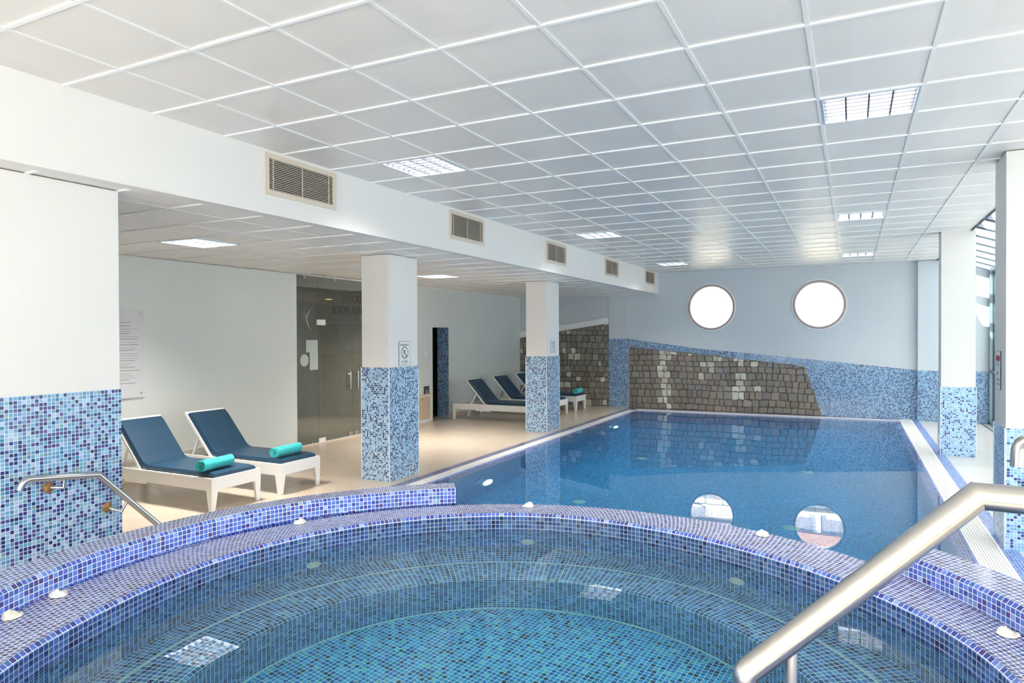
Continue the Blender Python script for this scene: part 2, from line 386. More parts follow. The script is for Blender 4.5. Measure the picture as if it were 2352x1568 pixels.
for cx_, cy_ in ((-5.07, 0), (XR, 0), (-5.07, PN), (XR, PN)):
    t = math.atan2(cy_ - JY, cx_ - JX); t0 = floor((t % (2 * pi)) / (2 * pi / n)) * (2 * pi / n)
    P = [(cx_, cy_, 0)]
    def ept(t):
        dx, dy = cos(t), sin(t); k = 1e9
        if dx > 1e-9: k = min(k, (XR - JX) / dx)
        if dx < -1e-9: k = min(k, (-5.07 - JX) / dx)
        if dy > 1e-9: k = min(k, (PN - JY) / dy)
        if dy < -1e-9: k = min(k, (0 - JY) / dy)
        return (JX + dx * k, JY + dy * k, 0)
    P = [ept(t0), (cx_, cy_, 0), ept(t0 + 2 * pi / n)]
    mb.poly(P, uv=[p[:2] for p in P])
mb.box(XW, -5.07, YB, YW, -.12, -.02, 0, skip='t')
tag(mb.build('floor', [M['deck'], M['deck_light']]), kind='structure')

# ---- pool: basin, edges
Y0f, Y1f = 16.28, 16.5                     # far coping
mb = MB()
XI0, XI1 = -4.60, .80; ZP = -1.4
def quad(P, uv=None, mi=0): mb.poly(P, uv, mi)
yf = 16.2
quad([(XI0, PN, ZP), (XI1, PN, ZP), (XI1, yf, ZP), (XI0, yf, ZP)])
quad([(XI0, PN, ZP), (XI0, yf, ZP), (XI0, yf, -.05), (XI0, PN, -.05)])
quad([(XI1, PN, ZP), (XI1, yf, ZP), (XI1, yf, -.05), (XI1, PN, -.05)])
quad([(XI0, yf, ZP), (XI1, yf, ZP), (XI1, yf, -.03), (XI0, yf, -.03)])
quad([(XI0, PN, ZP), (XI1, PN, ZP), (XI1, PN, 0), (XI0, PN, 0)])
quad([(-4.78, PN, -.006), (XI0, PN, -.05), (XI0, yf, -.05), (-4.78, 16.28, -.006)], mi=1)
quad([(.907, PN, -.004), (XI1, PN, -.05), (XI1, yf, -.05), (.907, 16.55, -.004)], mi=1)
quad([(-4.78, 16.28, -.006), (XI0, yf, -.05), (XI1, yf, -.05), (.907, 16.55, -.004)], mi=1)
basin = mb.build('pool_basin', [M['pool'], M['lip']]); tag(basin, kind='structure')
mb = MB()
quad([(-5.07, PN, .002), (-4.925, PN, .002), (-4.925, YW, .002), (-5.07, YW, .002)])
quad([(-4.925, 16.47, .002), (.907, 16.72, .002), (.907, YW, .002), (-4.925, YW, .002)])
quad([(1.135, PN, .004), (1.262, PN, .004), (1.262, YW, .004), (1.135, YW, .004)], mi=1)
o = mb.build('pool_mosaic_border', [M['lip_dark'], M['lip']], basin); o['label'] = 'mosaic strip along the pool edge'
mb = MB()
mb.box(-4.925, -4.78, PN, 16.47, -.2, .006)
quad([(-4.925, 16.28, .006), (.907, 16.55, .006), (.907, 16.72, .006), (-4.925, 16.47, .006)])
quad([(-4.925, 16.28, .006), (.907, 16.55, .006), (.907, 16.55, -.1), (-4.925, 16.28, -.1)])
mb.build('pool_coping', M['coping'], basin)
mb = MB()                                   # overflow grate on the right: long ribs on cross bars
mb.box(.907, 1.135, PN, YW, -.16, -.12)
nb = 10; w = (1.135 - .907) / nb
for i in range(nb): mb.box(.907 + i * w, .907 + i * w + w * .66, PN, 16.86, -.02, .004, skip='bfk')
y = PN
while y < 16.85: mb.box(.907, 1.135, y, y + .011, -.018, -.001, skip='blr'); y += .022
g = mb.build('overflow_grate', M['grate'])
tag(g, 'long white slotted overflow grate running along the right pool edge', 'grate')
mb = MB()
quad([(-4.782, PN + .002, -.012), (.909, PN + .002, -.012), (.909, 16.56, -.012), (-4.782, 16.29, -.012)])
tag(mb.build('pool_water', M['pool_water']), kind='structure')
# pool lamps and floor inlets
def disc(mb, c, r, axis, thick, n=28, mi=0, dome=0.0):
    ax = Vector(axis).normalized(); a = ax.orthogonal().normalized(); b = ax.cross(a); c = Vector(c)
    prof = [(r, 0), (r, thick), (r * .82, thick + dome * .4), (r * .5, thick + dome * .8), (.0001, thick + dome)]
    mb.grid([[c + ax * h + (a * cos(2 * pi * k / n) + b * sin(2 * pi * k / n)) * q_ for k in range(n)] for q_, h in prof], mi=mi, closed_u=True)
for i, y in enumerate((8.33, 14.08)):
    e = empty('pool_lamp', (XI0, y, -.86)); mb = MB(); disc(mb, (0, 0, 0), .15, (1, 0, 0), .03, dome=.02); mb.build('rim_ring', M['white'], e, smooth=True, auto=40)
    mb = MB(); disc(mb, (.02, 0, 0), .125, (1, 0, 0), .03, dome=.03); mb.build('lens', M['pool_lamp'], e, smooth=True, auto=40)
    tag(e, ['round underwater lamp in the pool wall nearest the near column', 'far round underwater lamp in the pool wall past the second column'][i], 'lamp', 'underwater pool lamps')
k = 0
for x in (-3.25, -.63):
    for y in (8.46, 11.47):
        mb = MB(); disc(mb, (x, y, ZP), .09, (0, 0, 1), .015, dome=.02); o = mb.build('floor_inlet', M['ivory'], smooth=True, auto=40)
        tag(o, ['round pale inlet on the pool floor, near left one of the four', 'round pale inlet on the pool floor, far left one of the four', 'round pale inlet on the pool floor, near right one of the four', 'round pale inlet on the pool floor, far right one of the four'][k], 'pool inlet', 'inlets on the pool floor'); k += 1

# ---- left wall (X = XW) with glazed doors and dark niche
GD0, GD1 = 8.435, 11.35; ND0, ND1 = 12.49, 13.15
mb = MB()
def wx(y0, y1, z0, z1): mb.box(XW - .3, XW, y0, y1, z0, z1)
wx(YB, GD0, 0, ZL); wx(GD1, ND0, 0, ZL); wx(ND0, ND1, 2.03, ZL); wx(ND1, YW, 0, ZL)
wl = mb.build('wall_left', M['plaster_grey']); tag(wl, kind='structure')
mb = MB()
mb.poly([(XW - .3, ND1 - .004, 0), (XW + .002, ND1 - .004, 0), (XW + .002, ND1 - .004, 2.03), (XW - .3, ND1 - .004, 2.03)])
mb.poly([(XW - .3, ND0 + .004, 0), (XW, ND0 + .004, 0), (XW, ND0 + .004, 2.03), (XW - .3, ND0 + .004, 2.03)])
mb.build('niche_mosaic', M['farmos'], wl)
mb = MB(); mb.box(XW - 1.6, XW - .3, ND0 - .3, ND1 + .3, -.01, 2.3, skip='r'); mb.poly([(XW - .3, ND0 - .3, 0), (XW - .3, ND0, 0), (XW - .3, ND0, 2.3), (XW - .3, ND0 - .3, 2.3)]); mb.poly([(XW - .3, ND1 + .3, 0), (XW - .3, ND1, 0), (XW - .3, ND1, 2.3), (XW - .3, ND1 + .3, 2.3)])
mb.build('dark_passage', M['dark'], wl)  # unlit depth of the passage is painted as near-black walls
mb = MB(); mb.box(XW, XW + .012, GD1, ND0 - .01, 0, .07); mb.box(XW, XW + .012, ND1 + .01, YW, 0, .07); mb.box(XW, XW + .012, YB, GD0, 0, .07)
tag(mb.build('baseboard_left', M['deck']), kind='structure')

# ---- far wall with two round windows
mb = MB()
WR = .555
Wn = ((-3.06, 2.51), (-.672, 2.52))
pl = lambda a, b: (a, YW, b)
def wr(x0, x1, z0, z1): mb.poly([(x0, YW, z0), (x1, YW, z0), (x1, YW, z1), (x0, YW, z1)])
wr(XW, -4.2, 0, 3.62); wr(-4.2, .5, 0, 1.8); wr(-4.2, .5, 3.25, 3.62); wr(.5, XR + .3, 0, 3.62)
ring_rect(mb, Wn[0][0], Wn[0][1], WR, -4.2, -1.87, 1.8, 3.25, pl)
ring_rect(mb, Wn[1][0], Wn[1][1], WR, -1.87, .5, 1.8, 3.25, pl)
for cx, cz in Wn:
    mb.grid([[(cx + WR * cos(2 * pi * k / 72), YW + d, cz + WR * sin(2 * pi * k / 72)) for k in range(72)] for d in (0, .3)], closed_u=True)
mb.box(1.246, XR + .1, YW - .13, YW, 0, ZC)            # pilaster at the glazed end
mb.box(-5.64, -5.12, YW - .03, YW, 0, ZL)              # flat pilaster between the stone fields
wf = mb.build('wall_far', M['plaster_cool']); tag(wf, kind='structure')
for i, (cx, cz) in enumerate(Wn):
    e = empty('window_%d' % (i + 1), (cx, YW, cz)); tag(e, kind='structure')
    def ringm(prof, nm, mt, smooth=True):
        m_ = MB(); m_.grid([[(r_ * cos(2 * pi * k / 72), d, r_ * sin(2 * pi * k / 72)) for k in range(72)] for r_, d in prof], closed_u=True)
        return m_.build(nm, mt, e, smooth=smooth, auto=35)
    ringm([(.575, 0), (.575, -.016), (.555, -.018), (.555, .05)], 'window_frame', M['white'])
    ringm([(.556, -.016), (.53, -.024), (.505, -.016), (.498, .03), (.498, .09)], 'gasket', M['gasket'])
    m_ = MB(); m_.poly([(.52 * cos(2 * pi * k / 64), .05, .52 * sin(2 * pi * k / 64)) for k in range(64)], uv=[(0, 0)] * 64)
    m_.build('pane', M['glass_clear'], e)

# mosaic and stone on the far wall
def on_wall(pts, d=.004): return [(x, YW - d, z) for x, z in pts]
mb = MB()
TOP = [(-5.12, 1.747), (-3.407, 1.512), (-.93, 1.285), (1.246, 1.067)]
ST = [(-5.12, 1.54), (-3.4, 1.39), (-1.994, 1.225), (-1.25, 1.15), (-.97, 1.10), (-.60, .0)]
def ztop(x):
    for (a, b), (c, d) in zip(TOP, TOP[1:]):
        if a <= x <= c: return b + (d - b) * (x - a) / (c - a)
    return 1.067
def zst(x):
    for (a, b), (c, d) in zip(ST, ST[1:]):
        if a <= x <= c: return b + (d - b) * (x - a) / (c - a)
    return 0
xs = sorted(set([p[0] for p in TOP] + [p[0] for p in ST] + [-5.12]))
for a, b in zip(xs, xs[1:]):
    mb.poly(on_wall([(a, zst(a + 1e-6)), (b, zst(b - 1e-6)), (b, ztop(b)), (a, ztop(a))]))
mb.box(-5.645, -5.115, YW - .036, YW - .0301, 0, 1.747, skip='k')
mb.box(1.24, XR + .1, YW - .136, YW - .1301, 0, 1.066, skip='k'); 
mb.poly([(1.2395, YW - .136, 0), (1.2395, YW - .002, 0), (1.2395, YW - .002, 1.066), (1.2395, YW - .136, 1.066)])
mb.build('mosaic_cladding', M['farmos'], wf)

def clip(poly, a, b):
    """keep the side to the left of a->b"""
    out = []
    f = lambda p: (b[0] - a[0]) * (p[1] - a[1]) - (b[1] - a[1]) * (p[0] - a[0])
    for i in range(len(poly)):
        p, r_ = poly[i], poly[(i + 1) % len(poly)]; fp, fr = f(p), f(r_)
        if fp >= 0: out.append(p)
        if (fp > 0 > fr) or (fp < 0 < fr):
            t = fp / (fp - fr); out.append((p[0] + (r_[0] - p[0]) * t, p[1] + (r_[1] - p[1]) * t))
    return out
def rubble(outline, name, pale, parent, seed, y=YW):
    R = random.Random(seed); mb = MB()
    mb.poly([(p[0], y - .006, p[1]) for p in outline], mi=1)
    x0, x1 = min(p[0] for p in outline), max(p[0] for p in outline); z = 0.0; zmax = max(p[1] for p in outline)
    base = [(142, 135, 126), (149, 142, 132), (136, 129, 120), (145, 136, 124), (138, 134, 130), (154, 145, 133), (150, 136, 126), (131, 126, 117)]
    while z < zmax:
        h = R.uniform(.12, .19); x = x0 - R.uniform(0, .1)
        while x < x1:
            w = R.uniform(.10, .21); g = .007
            j = lambda s_=.014: R.uniform(-s_, s_)
            dz = .012 * sin(x * 3 + z * 2)
            zz = z + dz
            c = [(x + g + j(.006), zz + g + j()), (x + w / 2, zz + g + j()), (x + w - g + j(.006), zz + g + j()), (x + w - g + j(), zz + h / 2), (x + w - g + j(), zz + h - g + j()), (x + w / 2 + j(), zz + h - g * .5), (x + g + j(), zz + h - g + j()), (x + g + j(.006), zz + h / 2)]
            col = R.choice(base)
            if pale((x + w / 2), zz + h / 2, R): col = R.choice([(212, 210, 192), (220, 218, 204), (200, 196, 180)])
            jj = R.uniform(-9, 9); cc = srgb(*[max(0, min(255, v + jj + R.uniform(-2, 2))) for v in col])[:3]
            for i in range(len(outline)):
                if c: c = clip(c, outline[i], outline[(i + 1) % len(outline)])
            if len(c) > 2:
                cx_ = sum(p[0] for p in c) / len(c); cz_ = sum(p[1] for p in c) / len(c); dp = R.uniform(.012, .028)
                inner = [(cx_ + (p[0] - cx_) * .91, cz_ + (p[1] - cz_) * .91) for p in c]
                N = len(c)
                for i in range(N):
                    k2 = (i + 1) % N
                    mb.poly([(c[i][0], y - .006, c[i][1]), (c[k2][0], y - .006, c[k2][1]), (inner[k2][0], y - .006 - dp, inner[k2][1]), (inner[i][0], y - .006 - dp, inner[i][1])], col=cc)
                mb.poly([(p[0], y - .006 - dp, p[1]) for p in inner], col=cc)
            x += w
        z += h
    return mb.build(name, [M['stone'], M['mortar']], parent)
o1 = [(-5.10, .0), (-.61, .0), (-.97, 1.10), (-1.25, 1.15), (-1.994, 1.225), (-3.4, 1.39), (-5.10, 1.535)]
def pale1(x, z, R): return (abs(x + 4.2) < .13 and R.random() < .9) or (abs(x + 2.42) < .1 and R.random() < .85) or (-3.4 < x < -2.8 and z > .75 and R.random() < .45) or R.random() < .02
rubble(o1, 'stone_cladding', pale1, wf, 3)
o2 = [(XW, 0), (-5.645, 0), (-5.645, 2.15), (XW, 1.78)]
rubble(o2, 'stone_cladding', lambda x, z, R: R.random() < .1, wf, 5)
mb = MB()
mb.poly([(XW, YW - .05, 1.78), (-5.645, YW - .05, 2.15), (-5.645, YW - .05, 2.30), (XW, YW - .05, 1.94)])
mb.poly([(XW, YW - .05, 1.78), (-5.645, YW - .05, 2.15), (-5.645, YW, 2.15), (XW, YW, 1.78)]); mb.poly([(XW, YW - .05, 1.94), (-5.645, YW - .05, 2.30), (-5.645, YW, 2.30), (XW, YW, 1.94)])
mb.build('coping_band', M['white'], wf)

# ---- near left pier
mb = MB(); mb.box(-5.05, -4.656, YB, 3.065, 0, ZL)
wp = mb.build('wall_pier', M['plaster']); tag(wp, kind='structure')
mb = MB(); mb.box(-5.055, -4.650, YB, 3.071, 0, 1.477, skip='tb'); mb.build('mosaic_cladding', M['pier'], wp)

# ---- columns
def column(name, x0, x1, y0, y1, ztop_, zm, mat, label, group, glass_mat=None):
    mb = MB(); mb.box(x0, x1, y0, y1, 0, ztop_); c = mb.build(name, M['plaster'])
    tag(c, label, 'column', group, 'structure')
    mb = MB(); d = .006; mb.box(x0 - d, x1 + d, y0 - d, y1 + d, 0, zm)
    mb.build('mosaic_cladding', mat, c)
    mb = MB()
    for xx in (x0 - d, x1 + d):
        for yy in (y0 - d, y1 + d): mb.box(xx - .005, xx + .005, yy - .005, yy + .005, 0, zm)
    mb.build('corner_trim', M['corner'], c)
    return c
column('column', -5.649, -5.227, 6.96, 7.595, ZL, 1.442, M['column'], 'square white column with blue mosaic base beside the two near loungers', 'columns by the loungers')
column('column', -5.628, -5.206, 11.845, 12.472, ZL, 1.442, M['column'], 'square white column with blue mosaic base in front of the three far loungers', 'columns by the loungers')
column('column', 1.2065, 1.645, 12.139, 12.48, ZC, 1.041, M['column_right'], 'white column with mosaic base on the right deck near the round windows', 'columns on the right deck')
column('column', 1.17, 1.80, 7.052, 7.549, ZC, 1.041, M['column_right'], 'large white column with mosaic base at the right edge bearing a notice', 'columns on the right deck')

# ---- ceilings
def ceiling(name, x0, x1, y0, y1, z, gx, gy, zt, holes):
    mb = MB()
    nx0 = floor((x0 - gx) / .6 + 1e-6); 
    i = nx0
    while gx + i * .6 < x1 - 1e-4:
        a, b = max(x0, gx + i * .6), min(x1, gx + (i + 1) * .6)
        j = floor((y0 - gy) / .6)
        while gy + j * .6 < y1 - 1e-4:
            c, d = max(y0, gy + j * .6), min(y1, gy + (j + 1) * .6)
            if (i, j) not in holes: mb.poly([(a, c, z + .008), (a, d, z + .008), (b, d, z + .008), (b, c, z + .008)])
            j += 1
        i += 1
    i = nx0
    while gx + i * .6 < x1:
        a = gx + i * .6
        if a > x0 - .01:
            mb.box(a - .012, a + .012, y0, y1, z + (.004 if 'low' in name else 0), z + .01, 2)
        i += 1
    j = floor((y0 - gy) / .6)
    while gy + j * .6 < y1:
        a = gy + j * .6
        if a > y0: mb.box(x0, x1, a - .011, a + .011, z - .0012, z + .01, 1)
        j += 1
    mb.box(x0, x1, y0, y1, z + .12, z + .2, 3)
    o = mb.build(name, [M['ctile_low' if 'low' in name else 'ctile'], M['ctee'], M['ctee_long'], M['white']])
    return tag(o, kind='structure')
LM = [(6, 6), (6, 14), (6, 22), (0, 6), (0, 14), (0, 22)]
ceiling('ceiling', XF, 1.6, YB, YW, ZC, GX, GY, 0, set(LM))
GLY = 2.47 - .6 * 4
LLow = [(-4, 8), (-4, 16)]
ceiling('ceiling_low', XW, XF - .004, YB, YW, ZL, XF, GLY, 0, set(LLow))
mb = MB(); mb.box(XF - .12, XF, YB, YW, ZL - .012, ZC + .02); 
tag(mb.build('wall_ceiling_step', M['plaster']), kind='structure')
mb = MB(); mb.box(1.585, 1.605, YB, YW - .13, ZC - .012, ZC + .2)
tag(mb.build('trim_2', M['frame_dark']), kind='structure')

mb = MB(); mb.box(XW - 3.5, 1.6, YB - .3, YW + .3, 3.62, 3.72); mb.box(XW - 3.6, XW - 3.5, YB - .3, YW + .3, 0, 3.72); mb.box(XW - 3.5, XW, YW, YW + .3, 0, 3.62)  # roof slab and outer walls out of view, added to stop light leaks
mb.box(XW - 3.5, 1.6, YW + .29, YW + .3, ZC, 3.62); mb.box(XW - 3.5, 1.6, YB - .3, YB - .2, ZC, 3.62); mb.box(XW - 3.5, XW, YB - .3, YB, 0, 3.62)
tag(mb.build('roof', M['plaster']), kind='structure')
# ---- ceiling lights (recessed louvre fittings)
def make_light():
    e = empty('ceiling_light')
    mb = MB(); a = .288
    for s in (-1, 1):
        mb.box(s * a, s * (a - .014), -a, a, -.004, .09); mb.box(-a, a, s * a, s * (a - .014), -.004, .09)
    mb.box(-a, a, -a, a, .088, .096); mb.build('housing', M['reflector'], e)
    mb = MB()
    for i in range(1, 4):
        x = -a + .014 + (2 * a - .028) * i / 4
        P = [(x - .005, -a, .0), (x + .005, -a, .0), (x + .002, -a, .045), (x - .002, -a, .045)]; Q = [(p[0], a, p[2]) for p in P]
        for u in range(4): mb.poly([P[u], P[(u + 1) % 4], Q[(u + 1) % 4], Q[u]])
    for i in range(1, 7):
        y = -a + 2 * a * i / 7; P = [(-a, y - .005, .001), (-a, y + .005, .001), (-a, y + .001, .04), (-a, y - .001, .04)]; Q = [(a, p[1], p[2]) for p in P]
        for u in range(4): mb.poly([P[u], P[(u + 1) % 4], Q[(u + 1) % 4], Q[u]])
    mb.build('louvre', M['blade'], e)
    for i in range(4):
        x = -a + .014 + (2 * a - .028) * (i + .5) / 4; mb = MB(); mb.tube([(x, -a + .02, .074), (x, a - .02, .074)], .012, 10); mb.build('lamp_tube', M['tube_lamp'], e, smooth=True, auto=50)
    return e
proto = None
names_l = {(6, 6): 'square louvred ceiling light nearest the right column', (6, 14): 'square louvred ceiling light, middle of the right hand row', (6, 22): 'small far louvred ceiling light of the right hand row above a round window',
           (0, 6): 'square louvred ceiling light beside the largest vent', (0, 14): 'square louvred ceiling light, middle of the row along the vents', (0, 22): 'far louvred ceiling light by the last vents'}
for (i, j) in LM:
    o = make_light() if proto is None else copy_tree(proto); proto = proto or o
    o.location = (GX + (i + .5) * .6, GY + (j + .5) * .6, ZC)
    tag(o, names_l[(i, j)], 'ceiling light', 'square ceiling lights')
for (i, j) in LM:
    L = bpy.data.lights.new('ceiling_lamp', 'AREA'); L.shape = 'SQUARE'; L.size = .52; L.energy = 42; L.color = (1, .93, .86); L.spread = rad(120)
    lo = bpy.data.objects.new('ceiling_lamp', L); COL.objects.link(lo); lo.location = (GX + (i + .5) * .6, GY + (j + .5) * .6, ZC + .056)
for (i, j) in LLow:
    L = bpy.data.lights.new('ceiling_lamp', 'AREA'); L.shape = 'SQUARE'; L.size = .52; L.energy = 72; L.color = (1, .93, .86); L.spread = rad(120)
    lo = bpy.data.objects.new('ceiling_lamp', L); COL.objects.link(lo); lo.location = (XF + (i + .5) * .6, GLY + (j + .5) * .6, ZL + .056)
for n_, (i, j) in enumerate(LLow):
    o = copy_tree(proto); o.location = (XF + (i + .5) * .6, GLY + (j + .5) * .6, ZL)
    tag(o, ['louvred light in the low ceiling above the near loungers', 'louvred light in the low ceiling between the two mosaic columns'][n_], 'ceiling light', 'square ceiling lights')

# ---- air vents in the ceiling step
def make_vent():
    e = empty('air_vent'); w, h = .43, .172
    mb = MB(); f = .042
    mb.box(0, .014, -w, w, h - f, h); mb.box(0, .014, -w, w, -h, -h + f); mb.box(0, .014, -w, -w + f, -h + f, h - f); mb.box(0, .014, w - f, w, -h + f, h - f)
    mb.build('frame', M['beige_metal'], e, bevel=.002)
    mb = MB(); mb.box(-.02, .001, -w + f, w - f, -h + f, h - f); mb.build('duct_shade_panel', M['dark'], e)  # dark sheet behind the slats, shade of the duct as colour
    mb = MB(); n = 17; H = 2 * (h - f)
    for i in range(n):
        z = -h + f + H * (i + .5) / n; mb.box(.002, .012, -w + f, w - f, z - H / n * .145, z + H / n * .145)
    for yy in (-w + f + .05, 0, w - f - .05): mb.box(.001, .009, yy - .003, yy + .003, -h + f, h - f)
    mb.build('louvre', M['beige_metal'], e)
    return e
proto = None
for k, (y, z) in enumerate(((4.545, 3.197), (7.42, 3.193), (10.30, 3.182), (13.17, 3.197), (16.06, 3.215))):
    o = make_vent() if proto is None else copy_tree(proto); proto = proto or o
    o.location = (XF + .0005, y, z)
    tag(o, ['largest nearest beige air vent grille high on the white step', 'second beige air vent grille from the nearest one', 'third and middle beige air vent of the row of five', 'fourth beige air vent, last but one before the round windows', 'last small beige air vent at the far wall'][k], 'air vent', 'air vents along the ceiling step')

# ---- glazed door screen in the left wall
dr = empty('door_1', (XW - .02, 0, 0)); tag(dr, kind='structure')
def pane(name, y0, y1, z0, z1, par=dr):
    mb = MB(); mb.box(-.005, .005, y0, y1, z0, z1); return mb.build(name, M['glass_door'], par)
pane('fixed_pane', GD0, 8.955, .02, ZL - .01); pane('transom_pane', 8.962, GD1, 2.085, ZL - .01)
D1 = pane('door_leaf', 8.962, 9.84, .02, 2.075); D2 = pane('door_leaf', 9.85, 10.75, .02, 2.075); pane('fixed_pane', 10.76, GD1, .02, 2.075)
for par, y in ((D1, 9.74), (D2, 9.95)):
    mb = MB(); mb.tube([(.05, y, .88), (.05, y, 1.2)], .012, 12); mb.tube([(.0, y, .93), (.05, y, .93)], .008, 8); mb.tube([(.0, y, 1.15), (.05, y, 1.15)], .008, 8)
    mb.tube([(-.05, y, .88), (-.05, y, 1.2)], .012, 12)
    mb.build('handle', M['chrome'], par, smooth=True, auto=40)
mb = MB(); mb.box(-.014, .014, 8.92, 9.13, 2.035, 2.13); mb.build('patch_fitting', M['ctee_long'], dr)
mb = MB(); mb.box(-.014, .014, 8.95, 9.12, .015, .085); mb.build('patch_fitting', M['ctee_long'], dr)
for y in (9.72, 9.88): mb = MB(); mb.box(-.014, .014, y, y + .12, .015, .1); mb.build('floor_lock', M['steel'], dr)
mb = MB(); mb.box(-.012, .012, 8.6, 8.66, 2.82, 2.86); mb.box(-.012, .012, 9.35, 9.41, 2.82, 2.86); mb.box(-.012, .02, 8.76, 8.80, .0, .05); mb.build('glass_clip', M['chrome'], dr)
mb = MB(); mb.box(-.25, .06, GD0, GD1, 0, .02); mb.build('threshold', M['coping'], dr)
mb = MB(); mb.box(.06, .075, GD0, GD1, 0, .012); mb.build('threshold_edge', M['wood'], dr)
# notices and lettering on the glass
def tagp(o, l, c, g=None): return tag(o, l, c, g)
mb = MB(); mb.box(0, .001, 0, .28, 0, .21); o = mb.build('notice', M['notice'], loc=(XW - .013, 8.66, 1.57)); tagp(o, 'pale paper notice taped on the glass, upper and wider one', 'notice')
mb = MB(); mb.box(0, .001, 0, .2, 0, .3); o = mb.build('notice', M['notice'], loc=(XW - .013, 8.745, 1.27)); tagp(o, 'pale paper notice taped on the glass, lower and taller one', 'notice')
mb = MB(); mb.poly([(0, .1 * cos(t), .105 * sin(t)) for t in [2 * pi * k / 32 for k in range(32)]], uv=[(0, 0)] * 32); o = mb.build('sticker', M['notice'], loc=(XW - .0125, 8.62, 1.44)); tagp(o, 'round pale sticker on the glass beside the paper notices', 'sticker')
e = empty('glass_emblem', (XW - .0125, 8.72, 2.13)); tagp(e, 'thin white crescent emblem on the fixed glass pane', 'emblem')
mb = MB()
pts = [(-.02 + .12 * (1 - ((t - 16) / 16) ** 2) * -1 + .1, -.19 + .38 * t / 32) for t in range(33)]
for a, b in zip(range(32), range(1, 33)):
    wa = .008 * (1 - ((a - 16) / 16) ** 2) + .001; wb = .008 * (1 - ((b - 16) / 16) ** 2) + .001
    mb.poly([(0, pts[a][0] - wa, pts[a][1]), (0, pts[a][0] + wa, pts[a][1]), (0, pts[b][0] + wb, pts[b][1]), (0, pts[b][0] - wb, pts[b][1])])
mb.build('crescent', M['notice'], e)
e = empty('glass_lettering', (XW - .012, 9.86, 2.43)); tagp(e, 'dark lettering on the transom glass, read mirrored from inside', 'lettering')
mt = Matrix(((0, 0, -1, 0), (-1, 0, 0, 0), (0, 1, 0, 0), (0, 0, 0, 1)))      # reads from the corridor side
def put(body, size, y, z, par): return text('lettering', body, size, M['letter'], Matrix.Translation((0, y, z)) @ mt, par)
put('ARKZEN', .185, .06, .08, e); put('INDOOR POOL', .185, .06, -.13, e)
# corridor behind the glass
mb = MB(); mb.box(XW - 3.2, XW - .3, 7.2, 12.3, -.01, ZL, skip='rt'); mb.box(XW - 3.2, XW - .3, 7.2, 12.3, 2.62, 2.7, 1)
mb.box(XW - .3, XW - .28, 7.2, GD0 , 0, ZL); mb.box(XW - .3, XW - .28, GD1, 12.3, 0, ZL)
tag(mb.build('wall_corridor', [M['vest'], M['vest_ceiling']]), kind='structure')
e = empty('corridor_downlight', (XW - 1.5, 10.9, 2.62)); tag(e, 'small warm glowing downlight behind the door glass', 'light')
mb = MB(); disc(mb, (0, 0, 0), .07, (0, 0, -1), .012, dome=.004); mb.build('bulb', M['warm_lamp'], e, smooth=True)
mb = MB(); mb.grid([[(r_ * cos(2 * pi * k / 32), r_ * sin(2 * pi * k / 32), -h) for k in range(32)] for r_, h in ((.1, 0), (.1, .014), (.07, .014))], closed_u=True); mb.build('trim_ring', M['white'], e)
L = bpy.data.lights.new('corridor_lamp', 'SPOT'); L.energy = 170; L.color = (1, .80, .62); L.spot_size = rad(150); L.spot_blend = 1; L.shadow_soft_size = .06
lo = bpy.data.objects.new('corridor_lamp', L); COL.objects.link(lo); lo.location = (XW - 1.5, 10.9, 2.58)

# ---- things on the left wall
e = empty('rules_board', (XW + .006, 5.4, 1.625)); tag(e, 'white acrylic board of pool rules on the wall above the loungers', 'board')
mb = MB(); mb.box(.012, .02, -.42, .315, -.555, .555); mb.build('panel', M['board'], e, bevel=.003)
mb = MB()
R = random.Random(4); z = .40
while z > -.38:
    L_ = R.uniform(.45, .62); k = R.random() < .5
    for w_ in range(2 if k else 1):
        mb.box(.0201, .0207, -.36, -.36 + L_ * (1 if w_ == 0 else .5), z - .0035, z + .0035, 0 if k else 1); z -= .014
    z -= R.uniform(.008, .02)
mb.build('printed_lines', [M['ink_soft'], M['line_pale']], e)
for yy in (-.37, .265):
    for zz in (-.5, .5):
        mb = MB(); disc(mb, (.0, yy, zz), .012, (1, 0, 0), .026, n=16, dome=.003); mb.build('standoff', M['steel'], e, smooth=True, auto=40)
e = empty('low_cabinet', (XW, 12.12, 0)); tag(e, 'low pale wooden cabinet in the wall behind the near column', 'cabinet')
mb = MB(); mb.box(0, .03, -.25, .3, 0, .58); mb.build('frame', M['white'], e)
mb = MB(); mb.box(.03, .045, -.22, .2, .07, .545); dcb = mb.build('door', M['wood'], e, bevel=.002)
mb = MB(); disc(mb, (.045, -.1, .5), .012, (1, 0, 0), .02, n=14, dome=.004); mb.build('knob', M['steel'], dcb, smooth=True)
mb = MB(); mb.box(0, .05, -.25, .3, .58, .595); mb.build('top', M['wood'], e)
e = empty('dark_wall_plate', (XW, 12.24, .66)); tag(e, 'small dark grey plate on the wall just above the low cabinet', 'wall plate')
mb = MB(); mb.box(0, .012, -.1, .1, -.1, .1); mb.build('plate', M['photo_dark'], e); mb = MB(); mb.box(.012, .02, -.03, .04, -.08, .01); mb.build('lever', M['ink_soft'], e)
e = empty('thermostat', (XW, 12.2, 1.45)); tag(e, 'tiny white thermostat on the wall beside the dark doorway', 'thermostat')
mb = MB(); mb.box(0, .02, -.05, .05, -.06, .06); mb.build('body', M['white'], e, bevel=.004); mb = MB(); mb.box(.02, .023, -.02, .02, -.03, 0); mb.build('dial', M['ctee_long'], e)

